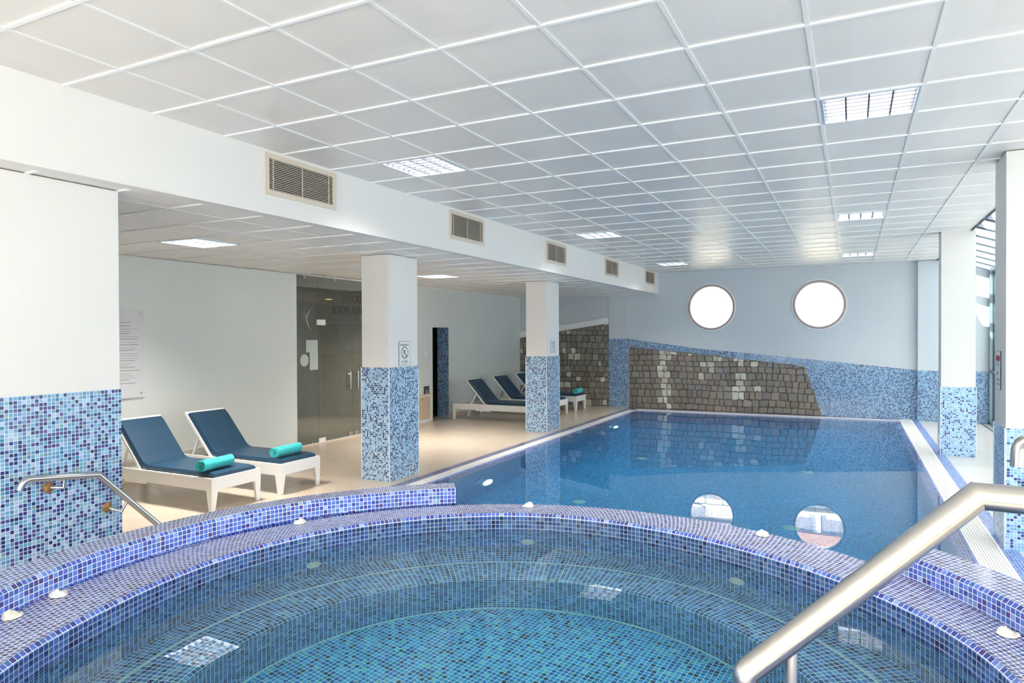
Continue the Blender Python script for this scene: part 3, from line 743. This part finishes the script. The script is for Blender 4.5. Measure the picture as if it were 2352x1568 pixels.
# ---- signs on the columns
def sign(x, y, z, w, h, label, face, kind):
    """face = +1: on a face looking to +X, -1: looking to -X"""
    e = empty('warning_sign', (x, y, z)); tag(e, label, 'sign')
    if face > 0: mt = Matrix(((0, 0, 1, 0), (1, 0, 0, 0), (0, 1, 0, 0), (0, 0, 0, 1)))
    else: mt = Matrix(((0, 0, -1, 0), (-1, 0, 0, 0), (0, 1, 0, 0), (0, 0, 0, 1)))
    mb = MB(); mb.box(0, face * .005, -w / 2, w / 2, -h / 2, h / 2); mb.build('panel', M['paper'], e)
    mb = MB(); t = .004
    for (a, b, c, d) in ((-w / 2, w / 2, h / 2 - t, h / 2), (-w / 2, w / 2, -h / 2, -h / 2 + t), (-w / 2, -w / 2 + t, -h / 2, h / 2), (w / 2 - t, w / 2, -h / 2, h / 2)): mb.box(0, face * .006, a, b, c, d)
    mb.build('border', M['ink_soft'], e)
    P = lambda u, v: (face * .0058, face * u, v)
    if kind == 'dive':
        text('heading', 'WARNING!', h * .115, M['ink'], Matrix.Translation((face * .0055, 0, h * .34)) @ mt, e)
        text('caption', 'NO DIVING', h * .085, M['ink'], Matrix.Translation((face * .0055, 0, -h * .33)) @ mt, e)
        text('caption', 'ALLOWED', h * .07, M['ink_soft'], Matrix.Translation((face * .0055, 0, -h * .42)) @ mt, e)
        mb = MB(); r1, r2 = h * .245, h * .215
        for k in range(40):
            a, b = 2 * pi * k / 40, 2 * pi * (k + 1) / 40
            mb.poly([P(r1 * cos(a), h * .03 + r1 * sin(a)), P(r1 * cos(b), h * .03 + r1 * sin(b)), P(r2 * cos(b), h * .03 + r2 * sin(b)), P(r2 * cos(a), h * .03 + r2 * sin(a))], mi=0)
        def bar(x0, z0, x1, z1, t_, mi):
            dx, dz = x1 - x0, z1 - z0; l = hypot(dx, dz); nx, nz = -dz / l * t_, dx / l * t_
            mb.poly([P(x0 + nx, z0 + nz), P(x1 + nx, z1 + nz), P(x1 - nx, z1 - nz), P(x0 - nx, z0 - nz)], mi=mi)
        bar(-r2 * .7, h * .03 + r2 * .7, r2 * .7, h * .03 - r2 * .7, h * .016, 1)
        bar(.02, h * .14, -.015, h * .05, h * .022, 0); bar(-.015, h * .05, .02, -h * .05, h * .014, 0); bar(.02, -h * .05, .035, -h * .1, h * .01, 0); bar(-.015, h * .05, -.04, -h * .02, h * .01, 0)
        bar(-.06, -h * .1, .06, -h * .13, h * .008, 0)
        mb.build('no_diving_symbol', [M['ink'], M['red']], e)
    else:
        mb = MB()
        def rc(u0, u1, v0, v1, mi): mb.poly([P(u0, v0), P(u1, v0), P(u1, v1), P(u0, v1)], mi=mi)
        rc(-w * .38, w * .38, h * .24, h * .38, 1)
        for v in (.2, .15, .12): rc(-w * .3, w * .3, h * v, h * (v + .015), 2)
        rc(-w * .12, w * .02, -h * .14, -h * .04, 0)
        for v in (-.24, -.28, -.36, -.40): rc(-w * .36, w * .36, h * v, h * (v + .02), 2)
        mb.build('printed_marks', [M['ink'], M['red'], M['ink_soft']], e)
sign(-5.2268, 7.296, 1.615, .25, .32, 'no diving warning sign on the column near the pair of near loungers', 1, 'dive')
sign(-5.2058, 12.19, 1.622, .25, .24, 'no diving warning sign on the column before the far loungers', 1, 'dive')
sign(1.1698, 7.372, 1.52, .23, .34, 'narrow notice with a red block on the large right column', -1, 'bars')

# ================================================================== HOT TUB
AA = [(-180, 1.68), (-168, 1.66), (-158, 1.668), (-151, 1.69), (-146, 1.70), (10, 1.72), (18.7, 1.738), (32.7, 1.724), (41, 1.70), (47.5, 1.68), (53, 1.664), (66, 1.65), (78, 1.672), (97, 1.715), (104, 1.742), (112, 1.755), (128, 1.751), (140, 1.742), (153, 1.728), (166, 1.702), (180, 1.68)]
BB = [(-180, 2.035), (-167, 2.03), (-158, 2.02), (-140, 2.0), (10, 1.975), (30, 1.978), (43, 1.982), (60, 1.99), (110, 2.04), (127, 2.053), (138, 2.045), (149, 2.072), (158, 2.078), (168, 2.058), (180, 2.035)]
def interp(tab, t):
    t = (math.degrees(t) + 180) % 360 - 180
    for (a, b), (c, d) in zip(tab, tab[1:]):
        if a <= t <= c:
            s = (t - a) / (c - a); return b + (d - b) * s
    return tab[0][1]
def smoothf(tab):
    def f(t): return sum(interp(tab, t + rad(k)) for k in (-6, -4, -2, 0, 2, 4, 6)) / 7
    return f
A1 = smoothf(AA); B1 = smoothf(BB)
A2 = lambda t: 2.0
B2 = lambda t: 2.243 if cos(t - rad(180)) > .2 else 2.212
Z1, Z2, WZ = .697, .797, .612
ZT1, ZT2 = Z1 + .018, Z2 + .018
G0, G1 = rad(47.5), rad(125.5)
def TH(a, b, n): return [a + (b - a) * i / n for i in range(n + 1)]
def rev(mb, ths, prof, ntile, mi=0, v0=0.0):
    """prof: list of (radius function, z)"""
    k = ntile * T / (2 * pi); rm = [[f(t) for t in ths] for f, z in prof]
    vs = [v0]
    for i in range(1, len(prof)):
        vs.append(vs[-1] + hypot(rm[i][0] - rm[i - 1][0], prof[i][1] - prof[i - 1][1]))
    P = [[(JX + rm[i][j] * cos(t), JY + rm[i][j] * sin(t), prof[i][1]) for j, t in enumerate(ths)] for i in range(len(prof))]
    mb.grid(P, uvf=lambda i, j: (ths[min(j, len(ths) - 1)] * k, vs[i]), mi=mi)
tub = empty('hot_tub', (0, 0, 0)); tag(tub, 'large round raised hot tub lined with small blue mosaic tiles', 'hot tub')
full = TH(-pi, pi, 256)
c_ = lambda r: (lambda t: r)
plus = lambda f, d: (lambda t: f(t) + d)
mb = MB()
rev(mb, full, [(A1, Z1), (A1, .215)], 427, 0, v0=0)
rev(mb, full, [(A1, .215), (c_(1.546), .215)], 427, 0, v0=.5)
rev(mb, full, [(c_(1.549), .2155), (c_(1.535), .2155)], 427, 1)
rev(mb, full, [(c_(1.537), .215), (c_(1.31), .215), (c_(1.292), .197), (c_(1.292), -.185)], 324, 0)
rev(mb, full, [(c_(1.296), -.180), (c_(1.282), -.184)], 324, 1)
inn = mb.build('seat_ring', [M['basin'], M['grout']], tub, smooth=True, auto=20)
mb = MB(); P = [(JX + 1.29 * cos(2 * pi * k / 96), JY + 1.29 * sin(2 * pi * k / 96), -.185) for k in range(96)]; mb.poly(P, uv=[p[:2] for p in P]); mb.build('tub_floor', M['basin_floor'], tub)
mb = MB()
rev(mb, full, [(plus(A1, .02), ZT1), (plus(A1, .018), ZT1), (A1, Z1), (A1, WZ - .02)], 427, 0, v0=.002)
rev(mb, full, [(A2, ZT1), (plus(A1, .018), ZT1)], 455, 1)
rev(mb, full, [(plus(A2, .25), ZT1), (A2, ZT1)], 455, 1) if False else None
gap = TH(G0 - .05, G1 + .05, 72)
rev(mb, gap, [(A2, ZT1), (plus(A2, .012), ZT1 - .012), (plus(A2, .012), -1.39)], 503, 0)
mb.build('lower_rim', [M['rim'], M['rim_top_glare']], tub, smooth=True, auto=20)
def upper(a, b, nm):
    mb = MB(); th = TH(a, b, int((b - a) / (2 * pi) * 260))
    rev(mb, th, [(plus(B1, .018), ZT2), (B1, Z2), (B1, ZT1 - .003)], 510, 0, v0=.0)
    rev(mb, th, [(plus(B2, -.012), ZT2), (plus(B1, .018), ZT2)], 530, 1)
    rev(mb, th, [(plus(B2, -.012), ZT2), (B2, Z2), (B2, -1.39)], 560, 0)
    for t in (a, b):
        f = lambda r, z: (JX + r * cos(t), JY + r * sin(t), z)
        r0, r1 = B1(t), B2(t)
        R_ = [(r0, ZT1 - .003), (r0, Z2), (r0 + .018, ZT2), (r1 - .012, ZT2), (r1, Z2), (r1, ZT1 - .003)]
        mb.poly([f(*p) for p in R_], uv=[(p[0], p[1] - .006) for p in R_], mi=0)
        R_ = [(2.0, -1.39), (r1, -1.39), (r1, ZT1), (2.0, ZT1)]
        mb.poly([f(*p) for p in R_], uv=R_, mi=0)
    return mb.build(nm, [M['rim'], M['rim_top_glare']], tub, smooth=True, auto=20)
upper(G1, G0 + 2 * pi, 'upper_rim')
for t in (66.8, 111.3, 155.4):
    a = rad(t); r = A1(a); mb = MB(); disc(mb, (JX + r * cos(a), JY + r * sin(a), .38), .044, (-cos(a), -sin(a), 0), .012, dome=.006)
    disc(mb, (JX + (r - .012) * cos(a), JY + (r - .012) * sin(a), .38), .026, (-cos(a), -sin(a), 0), .016, dome=.004); mb.build('water_jet', M['ivory'], tub, smooth=True, auto=40)
mb = MB(); n = 128
mb.poly([(JX + (A1(2 * pi * k / n) + .004) * cos(2 * pi * k / n), JY + (A1(2 * pi * k / n) + .004) * sin(2 * pi * k / n), WZ) for k in range(n)], uv=[(0, 0)] * n)
o = mb.build('water_surface', M['tub_water'], tub)

# ---- seashells on the lower rim
def make_shell(name='seashell'):
    mb = MB(); n, m = 48, 8; R = .03; rows = []
    for i in range(m + 1):
        s = i / m; row = []
        for k in range(n):
            a = 2 * pi * k / n; x, y = R * s * cos(a) * 1.15, R * s * sin(a)
            ph = math.atan2(x, y + R * 1.15)                      # ribs fan out from the hinge
            edge = 1 + .05 * cos(ph * 11) * s
            z = .024 * math.sqrt(max(0, 1 - s * s)) * (.75 + .25 * sin(a)) + .0016 * cos(ph * 11) * (1 - s * .6)
            row.append((x * edge, y * edge, max(z, 0) + .001))
        rows.append(row)
    mb.grid(rows, closed_u=True)
    body = mb.build(name, M['shell'], smooth=True)
    mb = MB(); mb.box(-.010, .010, -R * 1.18, -R * .85, .001, .009); mb.build('hinge', M['shell'], body, bevel=.003)
    return body
sh = [(-3.035, 1.535, 'seashell at the near left corner of the lower rim'), (-3.10, 1.755, 'seashell on the left lower rim, just past the leftmost one'), (-2.985, 3.085, 'seashell on the lower rim in front of the pale loungers'),
      (-1.911, 4.05, 'seashell at the outer edge of the rim where the tub meets the pool'), (-.451, 4.04, 'seashell on the rim edge below the right round window reflection'), (.52, 3.10, 'seashell on the right lower rim behind the steel rail')]
proto = None
for k, (x, y, l) in enumerate(sh):
    o = make_shell() if proto is None else copy_tree(proto); proto = proto or o
    o.location = (x, y, ZT1 + .001); o.rotation_euler = (0, 0, 1.1 * k + 2.4); o.scale = (1.1, 1.1, 1.2)
    tag(o, 'small cream ' + l, 'seashell', 'seashells on the hot tub rim')

# ================================================================== HANDRAILS
def bend(a, b, c, r, n=8):
    a, b, c = map(Vector, (a, b, c)); u = (a - b).normalized(); v = (c - b).normalized()
    p, q_ = b + u * r, b + v * r
    return [tuple((p * (1 - t) ** 2 + b * 2 * t * (1 - t) + q_ * t * t)) for t in [k / n for k in range(n + 1)]]
# left rail on the pier
e = empty('handrail', (-4.57, 2.4, 0)); tag(e, 'short bent steel handrail fixed to the mosaic pier on the left', 'handrail')
loc = lambda p: (p[0] + 4.57, p[1] - 2.4, p[2])
path = [(-4.57, 2.365, .905)] + bend((-4.57, 2.365, .905), (-4.57, 2.385, .966), (-4.57, 2.5, .957), .045) + [(-4.57, 2.852, .912), (-4.57, 3.62, .13)]
mb = MB(); mb.tube([loc(p) for p in path], .0215, 24); mb.build('rail', M['steel'], e, smooth=True, auto=40)
for (wy, wz, sy, sz, ty, tz) in ((2.572, .874, 2.63, .868, 2.634, .925), (2.957, .659, 3.016, .622, 3.062, .69)):
    mb = MB(); mb.tube([loc((-4.65, wy, wz)), loc((-4.575, sy, sz)), loc((-4.57, ty, tz))], .0085, 12); mb.build('bracket', M['steel'], e, smooth=True, auto=40)
    mb = MB(); disc(mb, loc((-4.65, wy, wz)), .036, (1, .15, 0), .012, n=24, dome=.012); o = mb.build('rosette', M['rust'], e, smooth=True, auto=40); o['label'] = 'corroded brown rosette'
# near right rail into the tub
e = empty('handrail', (-.183, 1.366, 0)); tag(e, 'thick steel handrail sloping down into the hot tub in the foreground', 'handrail')
loc = lambda p: (p[0] + .183, p[1] - 1.366, p[2])
A_, B_ = Vector((.208, 1.512, 1.544)), Vector((-.183, 1.366, 1.193))
C_ = Vector((.277, 1.507, 1.544)); dC = (C_ - A_).normalized(); C2 = A_ + dC * 1.15
path = [(C2.x + .0, C2.y, .0), (C2.x, C2.y, 1.45)] + bend((C2.x, C2.y, 1.0), tuple(C2), tuple(A_), .08)[1:] + [tuple(A_)] + bend(tuple(A_), tuple(B_), (B_.x, B_.y, .9), .012, 5) + [(B_.x, B_.y, .217)]
mb = MB(); mb.tube([loc(p) for p in path], .025, 28); mb.build('rail', M['steel'], e, smooth=True, auto=35)
pt = A_ + (B_ - A_) * .80
mb = MB(); mb.tube([loc((pt.x, pt.y, pt.z - .008)), loc((pt.x, pt.y, .217))], .0125, 20); mb.build('post', M['steel'], e, smooth=True, auto=40)
for p in ((B_.x, B_.y), (pt.x, pt.y)):
    mb = MB(); disc(mb, loc((p[0], p[1], .215)), .04, (0, 0, 1), .006, dome=.004); mb.build('floor_flange', M['steel'], e, smooth=True, auto=40)
# second right rail whose elbow shows at the edge
e = empty('handrail', (.649, 3.675, 0)); tag(e, 'steel handrail with a down turned elbow end at the right edge', 'handrail')
loc = lambda p: (p[0] - .649, p[1] - 3.675, p[2])
path = [(.649, 3.675, 1.258)] + bend((.649, 3.675, 1.2), (.652, 3.672, 1.385), (1.2, 3.56, 1.385), .068) + [(1.27, 3.545, 1.385)] + bend((1.27, 3.545, 1.385), (1.37, 3.525, 1.385), (1.37, 3.525, 1.0), .08)[1:] + [(1.37, 3.525, 0)]
mb = MB(); mb.tube([loc(p) for p in path], .0245, 24); mb.build('rail', M['steel'], e, smooth=True, auto=40)
mb = MB(); disc(mb, loc((1.37, 3.525, 0)), .045, (0, 0, 1), .006, dome=.004); mb.build('floor_flange', M['steel'], e, smooth=True, auto=40)

# ================================================================== LOUNGERS
def make_lounger():
    e = empty('sun_lounger'); W = .66; LN = 2.0
    X = lambda u: -u
    mb = MB(); t = .03
    mb.box(X(0), X(LN), 0, t, .225, .355); mb.box(X(0), X(LN), W - t, W, .225, .355)
    mb.box(X(0), X(t), t, W - t, .225, .355); mb.box(X(LN), X(LN - t), t, W - t, .245, .34)
    mb.box(X(1.22), X(1.25), t, W - t, .28, .34); mb.box(X(1.05), X(1.42), -.004, 0, .205, .24)
    mb.build('frame', M['lacquer'], e, bevel=.004)
    mb = MB()
    for i in range(9): mb.box(X(.06 + i * .13), X(.15 + i * .13), t, W - t, .335, .352)
    mb.build('seat_slats', M['lacquer'], e)
    for u, s in ((0, 1), (LN, -1)):
        for y0, sy in ((0, 1), (W, -1)):
            mb = MB()
            T_ = [(X(u), y0), (X(u + s * .085), y0), (X(u + s * .085), y0 + sy * .035), (X(u + s * .035), y0 + sy * .035), (X(u + s * .035), y0 + sy * .085), (X(u), y0 + sy * .085)]
            Bm = [(X(u + s * .008), y0 + sy * .004), (X(u + s * .05), y0 + sy * .004), (X(u + s * .05), y0 + sy * .035), (X(u + s * .035), y0 + sy * .035), (X(u + s * .035), y0 + sy * .05), (X(u + s * .008), y0 + sy * .05)]
            top = [(a - (0.001 * 0), b, .235) for a, b in T_]; bot = [(a, b, 0) for a, b in Bm]
            for i in range(6):
                j = (i + 1) % 6; mb.poly([bot[i], bot[j], top[j], top[i]])
            mb.poly(bot); mb.poly(top)
            mb.build('leg', M['lacquer'], e)
    p0, p1 = Vector((X(1.20), 0, .365)), Vector((X(1.665), 0, .885)); d = (p1 - p0).normalized(); nn = Vector((-d.z, 0, d.x))
    if nn.z < 0: nn = -nn
    def beam(mb, a, b, y0, y1, th, n_=nn):
        P = [a - n_ * th, b - n_ * th, b, a]
        f = [(p.x, y0, p.z) for p in P]; k = [(p.x, y1, p.z) for p in P]
        mb.poly(f); mb.poly(k[::-1])
        for i in range(4): mb.poly([f[i], f[(i + 1) % 4], k[(i + 1) % 4], k[i]])
    mb = MB(); beam(mb, p0 - d * .02, p1, .032, .075, .03); beam(mb, p0 - d * .02, p1, W - .075, W - .032, .03); beam(mb, p1 - d * .07, p1, .075, W - .075, .028)
    for i in range(5): beam(mb, p0 + d * (.06 + i * .115), p0 + d * (.13 + i * .115), .075, W - .075, .014)
    mb.build('backrest', M['lacquer'], e, bevel=.003)
    for y0 in (.045, W - .07):
        mb = MB(); a, b = p0 + d * .33 - nn * .02, Vector((X(1.585), 0, .30)); dd = (a - b).normalized(); n2 = Vector((-dd.z, 0, dd.x)); beam(mb, b, a, y0, y0 + .025, .025, n2); mb.build('prop', M['lacquer'], e)
    # cushion: bent pad
    mb = MB(); th = .048; prof = []
    for k in range(13): prof.append((Vector((X(.03 + 1.06 * k / 12), 0, .357)), Vector((0, 0, 1))))
    q0 = Vector((X(1.13), 0, .358)); q1 = p0 + nn * .002
    start = Vector((X(1.09), 0, .357)); kn = p0 + d * .07 + nn * .004; ctl = Vector((X(1.185), 0, .357))
    for k in range(1, 9):
        s = k / 8; P = start * (1 - s) ** 2 + ctl * 2 * s * (1 - s) + kn * s * s; tg = ((ctl - start) * (1 - s) + (kn - ctl) * s).normalized(); n_ = Vector((-tg.z, 0, tg.x)); n_ = n_ if n_.z > 0 else -n_
        prof.append((P, n_))
    for k in range(1, 9): prof.append((kn + (p1 - kn - d * .045) * (k / 8), nn))
    y0, y1, rr = .045, W - .045, .018
    cs = [(y0, .012), (y0 + .004, .028), (y0 + rr, th), (y1 - rr, th), (y1 - .004, .028), (y1, .012), (y1 - .006, 0), (y0 + .006, 0)]
    rows = []
    N = len(prof)
    for i, (P, n_) in enumerate(prof):
        e_ = 1.0 if 0 < i < N - 1 else .72
        wr_ = (.003 * sin(i * 2.4) if 12 <= i <= 20 else 0)
        rows.append([(P.x + n_.x * (h * e_ + (wr_ if h > .03 else 0)), y, P.z + n_.z * (h * e_ + (wr_ if h > .03 else 0))) for y, h in cs])
    mb.grid(rows, closed_u=True)
    mb.poly(rows[0], uv=[(0, 0)] * 8); mb.poly(rows[-1][::-1], uv=[(0, 0)] * 8)
    mb.build('cushion', M['vinyl'], e, smooth=True, auto=50)
    return e
lo_ = [(-5.985, 4.925, 'white sun lounger with navy cushion nearest the hot tub'), (-5.935, 5.83, 'white sun lounger with navy cushion, second one, below the rules board and glass door'),
       (-5.905, 12.84, 'first of the three far sun loungers, beside the dark doorway'), (-5.99, 14.22, 'middle one of the three far sun loungers'), (-6.0, 15.46, 'last far sun lounger, against the rubble stone wall')]
proto = None
for k, (x, y, l) in enumerate(lo_):
    o = make_lounger() if proto is None else copy_tree(proto); proto = proto or o
    o.location = (x, y, 0); tag(o, l, 'sun lounger', 'white sun loungers with navy cushions')
# towels
def make_towel():
    e = MB(); n = 96; turns = 3.2; th = .0085; L_ = .46; m = 18
    prof_o, prof_i = [], []
    for i in range(n + 1):
        s = i / n; a = s * turns * 2 * pi; r = .012 + (.060 - .012) * s
        prof_o.append((r * cos(a), r * sin(a))); prof_i.append(((r - th) * cos(a), (r - th) * sin(a)))
    loop = prof_o + prof_i[::-1]
    R = random.Random(2); rows = []
    for j in range(m + 1):
        y = L_ * j / m; k = 1 - .04 * (j in (0, m)); rows.append([(p[0] * k * (1 + .015 * sin(j * .9)), y + .004 * sin(p[0] * 60), (p[1] * .9 * k * (1 + .012 * sin(j * 1.3))) + .056) for p in loop])
    e.grid(rows, closed_u=True)
    for row in (rows[0], rows[-1]):
        N = len(prof_o)
        for i in range(N - 1): e.poly([row[i], row[i + 1], row[2 * N - 2 - i], row[2 * N - 1 - i]], uv=[(0, 0)] * 4)
    o = e.build('rolled_towel', M['towel'], smooth=True, auto=50); return o
proto = None
for k, (x, y, rz, l) in enumerate(((-6.17, 4.935, .1, 'turquoise rolled towel on the lounger nearest the hot tub'), (-6.11, 5.90, .06, 'turquoise rolled towel on the second lounger, by the glass door'),
                                 (-6.10, 12.95, .05, 'turquoise rolled towel on the first far lounger, half behind the column'), (-6.05, 15.50, .05, 'turquoise rolled towel on the last lounger by the stone wall'))):
    o = make_towel() if proto is None else copy_tree(proto); proto = proto or o
    o.location = (x, y, .403); o.rotation_euler = (0, 0, rz); o.scale = (1.28, .92, 1.26); tag(o, l, 'towel', 'rolled turquoise towels')

# ================================================================== GLAZED SIDE AND BACK
mb = MB()
mb.box(XR - .03, XR + .05, YW - .24, YW - .14, 0, 3.12); mb.box(XR + .02, XR + .06, YW - .24, YW - .14, 0, 3.12, 1)
y = YW - 2.2
while y > YB: mb.box(XR - .02, XR + .05, y, y + .06, 0.04, 3.12); y -= 2.0
mb.box(XR - .04, XR + .06, YB, YW - .13, 3.1, 3.2); mb.box(XR - .03, XR + .06, YB, YW - .13, 0, .06); mb.box(XR - .02, XR + .05, YB, YW - .13, 1.05, 1.1)
wr_ = mb.build('wall_right', [M['frame_blue'], M['frame_dark']]); tag(wr_, kind='structure')
mb = MB(); mb.box(XR + .01, XR + .018, YB, YW - .13, .06, 3.1); mb.build('glass_pane', M['glass_clear'], wr_)
mb = MB(); mb.box(2.36, 2.385, PN, YW - .14, .0, .004); mb.build('floor_slot', M['frame_dark'], wr_)
mb = MB()
def roofz(x): return ZC + .16 - (x - 1.6) * .36
y = YW - .3
while y > YB:
    P = [(1.6, roofz(1.6) - .12), (XR + .1, roofz(XR + .1) - .12), (XR + .1, roofz(XR + .1)), (1.6, roofz(1.6))]
    f = [(a, y, b) for a, b in P]; k = [(a, y + .07, b) for a, b in P]
    mb.poly(f); mb.poly(k[::-1])
    for i in range(4): mb.poly([f[i], f[(i + 1) % 4], k[(i + 1) % 4], k[i]])
    y -= .75
gr = mb.build('ceiling_glazed', M['rafter']); tag(gr, kind='structure')
mb = MB(); y = YW - .3
while y > YB:
    f = [(1.6, y - .004, roofz(1.6) - .124), (XR + .1, y - .004, roofz(XR + .1) - .124), (XR + .1, y - .004, roofz(XR + .1) - .098), (1.6, y - .004, roofz(1.6) - .098)]
    mb.poly(f); y -= .75
mb.build('rafter_gasket', M['frame_dark'], gr)
mb = MB(); mb.poly([(1.6, YB, roofz(1.6) + .005), (XR + .1, YB, roofz(XR + .1) + .005), (XR + .1, YW, roofz(XR + .1) + .005), (1.6, YW, roofz(1.6) + .005)]); mb.build('glass_pane', M['glass_clear'], gr)
# wall behind the camera with a wide window opening
mb = MB()
def wb(x0, x1, z0, z1): mb.box(x0, x1, YB - .2, YB, z0, z1)
wb(XW, -4.2, 0, ZC); wb(-4.2, 1.4, 0, .5); wb(-4.2, 1.4, 2.95, ZC + .2); wb(1.4, XR + .3, 0, 3.6)
tag(mb.build('wall_back', M['plaster']), kind='structure')
e = empty('window_3', (-1.4, YB, 1.7)); tag(e, kind='structure')
mb = MB()
for x in (-2.8, -1.4, 0, 1.4, 2.8): mb.box(x - .03, x + .03, -.1, -.02, -1.2, 1.25)
mb.box(-2.8, 2.8, -.1, -.02, -1.2, -1.14); mb.box(-2.8, 2.8, -.1, -.02, 1.19, 1.25); mb.build('window_frame', M['white'], e)
mb = MB(); mb.box(-2.8, 2.8, -.065, -.06, -1.2, 1.25); mb.build('pane', M['glass_clear'], e)

# ================================================================== OUTSIDE THE ROUND WINDOWS
mb = MB(); yb = 22.5
mb.box(-14, 10, yb, yb + .4, -1, 4.12, 0); mb.box(-14, 10, yb, yb + .4, 4.12, 12, 1)
for x in (-7.4, -6.1, -4.27, -3.72, -2.45, -1.02, -.35, .9, 2.4): mb.box(x - .012, x + .012, yb - .01, yb, 2.9, 3.62, 2)
mb.box(-7.4, -4.27, yb - .012, yb, 3.60, 3.63, 2); mb.box(-4.27, -2.4, yb - .01, yb, 3.61, 3.62, 2)
for i in range(5): mb.box(-9, 4, yb - .012, yb, 3.28 + .035 * i, 3.29 + .035 * i, 2)
b = mb.build('building', [M['ext_cream'], M['ext_white'], M['ext_line']]); tag(b, 'sunlit pale building seen through the round windows', 'building')
mb = MB(); mb.box(-2.3, 3.5, yb - .12, yb - .01, 3.50, 3.56); mb.box(-.98, -.84, yb - .11, yb - .01, 3.56, 4.12)
for x in (-2.3, .4, 1.9): mb.box(x, x + .14, yb - .11, yb - .01, 3.56, 4.12)
mb.build('balcony', M['ext_white'], b)
mb = MB(); mb.box(-2.3, 3.5, yb - .03, yb - .005, 3.56, 4.12); mb.box(-7.4, -4.27, yb - .03, yb - .005, 3.74, 4.16); mb.box(-4.27, -2.4, yb - .03, yb - .005, 4.08, 4.16)
mb.build('balcony_recess', M['ext_grey'], b)
for x0_, x1_, a_, b_ in ((-2.1, -1.15, 3.58, 3.7), (-.68, -.12, 3.58, 3.7), (-.02, .36, 3.58, 3.7), (-6.8, -4.4, 3.66, 3.74)):
    mb = MB(); mb.box(x0_, x1_, yb - .04, yb - .01, a_, b_); mb.build('window', M['ext_white'], b)
mb = MB(); mb.box(-14, 10, yb - .14, yb - .005, 4.16, 4.50); mb.build('peach_band', M['ext_peach'], b)
mb = MB(); mb.box(-16, 14, YW + .3, 23, -1.1, -1.0); tag(mb.build('ground', M['ext_cream']), kind='structure')

# ================================================================== LIGHT
w = bpy.data.worlds.new('sky'); sc.world = w; w.use_nodes = True; nt = w.node_tree; nt.nodes.clear()
o_ = nt.nodes.new('ShaderNodeOutputWorld'); bg = nt.nodes.new('ShaderNodeBackground'); bg.inputs[0].default_value = (.97, .98, 1, 1); bg.inputs[1].default_value = 1.5
nt.links.new(bg.outputs[0], o_.inputs[0])
def area(name, loc, rot, sx, sy, e, col):
    L = bpy.data.lights.new(name, 'AREA'); L.shape = 'RECTANGLE'; L.size = sx; L.size_y = sy; L.energy = e; L.color = col
    o = bpy.data.objects.new(name, L); COL.objects.link(o); o.location = loc; o.rotation_euler = rot; return o
area('window_daylight_back', (-1.4, YB - .15, 1.72), (rad(102), 0, 0), 5.5, 2.4, 280, (1, .91, .845))
area('window_daylight_right', (XR + .25, 6.9, 1.75), (rad(90), 0, rad(90)), 19.0, 2.7, 125, (1, .975, .95))
area('roof_daylight_right', (2.1, 6.9, 3.62), (0, rad(-18), 0), .8, 19.0, 34, (1, .98, .96))
S = bpy.data.lights.new('sun', 'SUN'); S.energy = 11; S.angle = rad(.6); S.color = (1, .95, .86)
so = bpy.data.objects.new('sun', S); COL.objects.link(so); so.rotation_euler = Vector((.35, .8, -.75)).to_track_quat('-Z', 'Y').to_euler(); so.location = (0, -6, 12)

# ================================================================== CAMERA
cd = bpy.data.cameras.new('camera'); cam = bpy.data.objects.new('camera', cd); COL.objects.link(cam); sc.camera = cam
cd.sensor_width = 36; cd.sensor_fit = 'HORIZONTAL'; cd.lens = 23.880; cd.clip_start = .02; cd.clip_end = 200
yaw, pit, rol = 0.4644, -0.0089, -0.0037
fw = Vector((-sin(yaw) * cos(pit), cos(yaw) * cos(pit), sin(pit))); rt = Vector((cos(yaw), sin(yaw), 0)); up = rt.cross(fw)
r2 = rt * cos(rol) + up * sin(rol); u2 = up * cos(rol) - rt * sin(rol)
cam.matrix_world = Matrix(((r2.x, u2.x, -fw.x, 0), (r2.y, u2.y, -fw.y, 0), (r2.z, u2.z, -fw.z, CAMZ), (0, 0, 0, 1)))

vs = sc.view_settings; vs.view_transform = 'Standard'; vs.look = 'None'; vs.exposure = 0.42; vs.gamma = 1.0; vs.use_curve_mapping = False
cy = sc.cycles
cy.use_denoising = True; cy.max_bounces = 7; cy.diffuse_bounces = 4; cy.glossy_bounces = 3; cy.transmission_bounces = 4; cy.transparent_max_bounces = 10; cy.volume_bounces = 0
cy.caustics_reflective = False; cy.caustics_refractive = True; cy.blur_glossy = .5; cy.sample_clamp_indirect = 60; cy.use_adaptive_sampling = True; cy.adaptive_threshold = .1; cy.adaptive_min_samples = 16; cy.use_light_tree = False
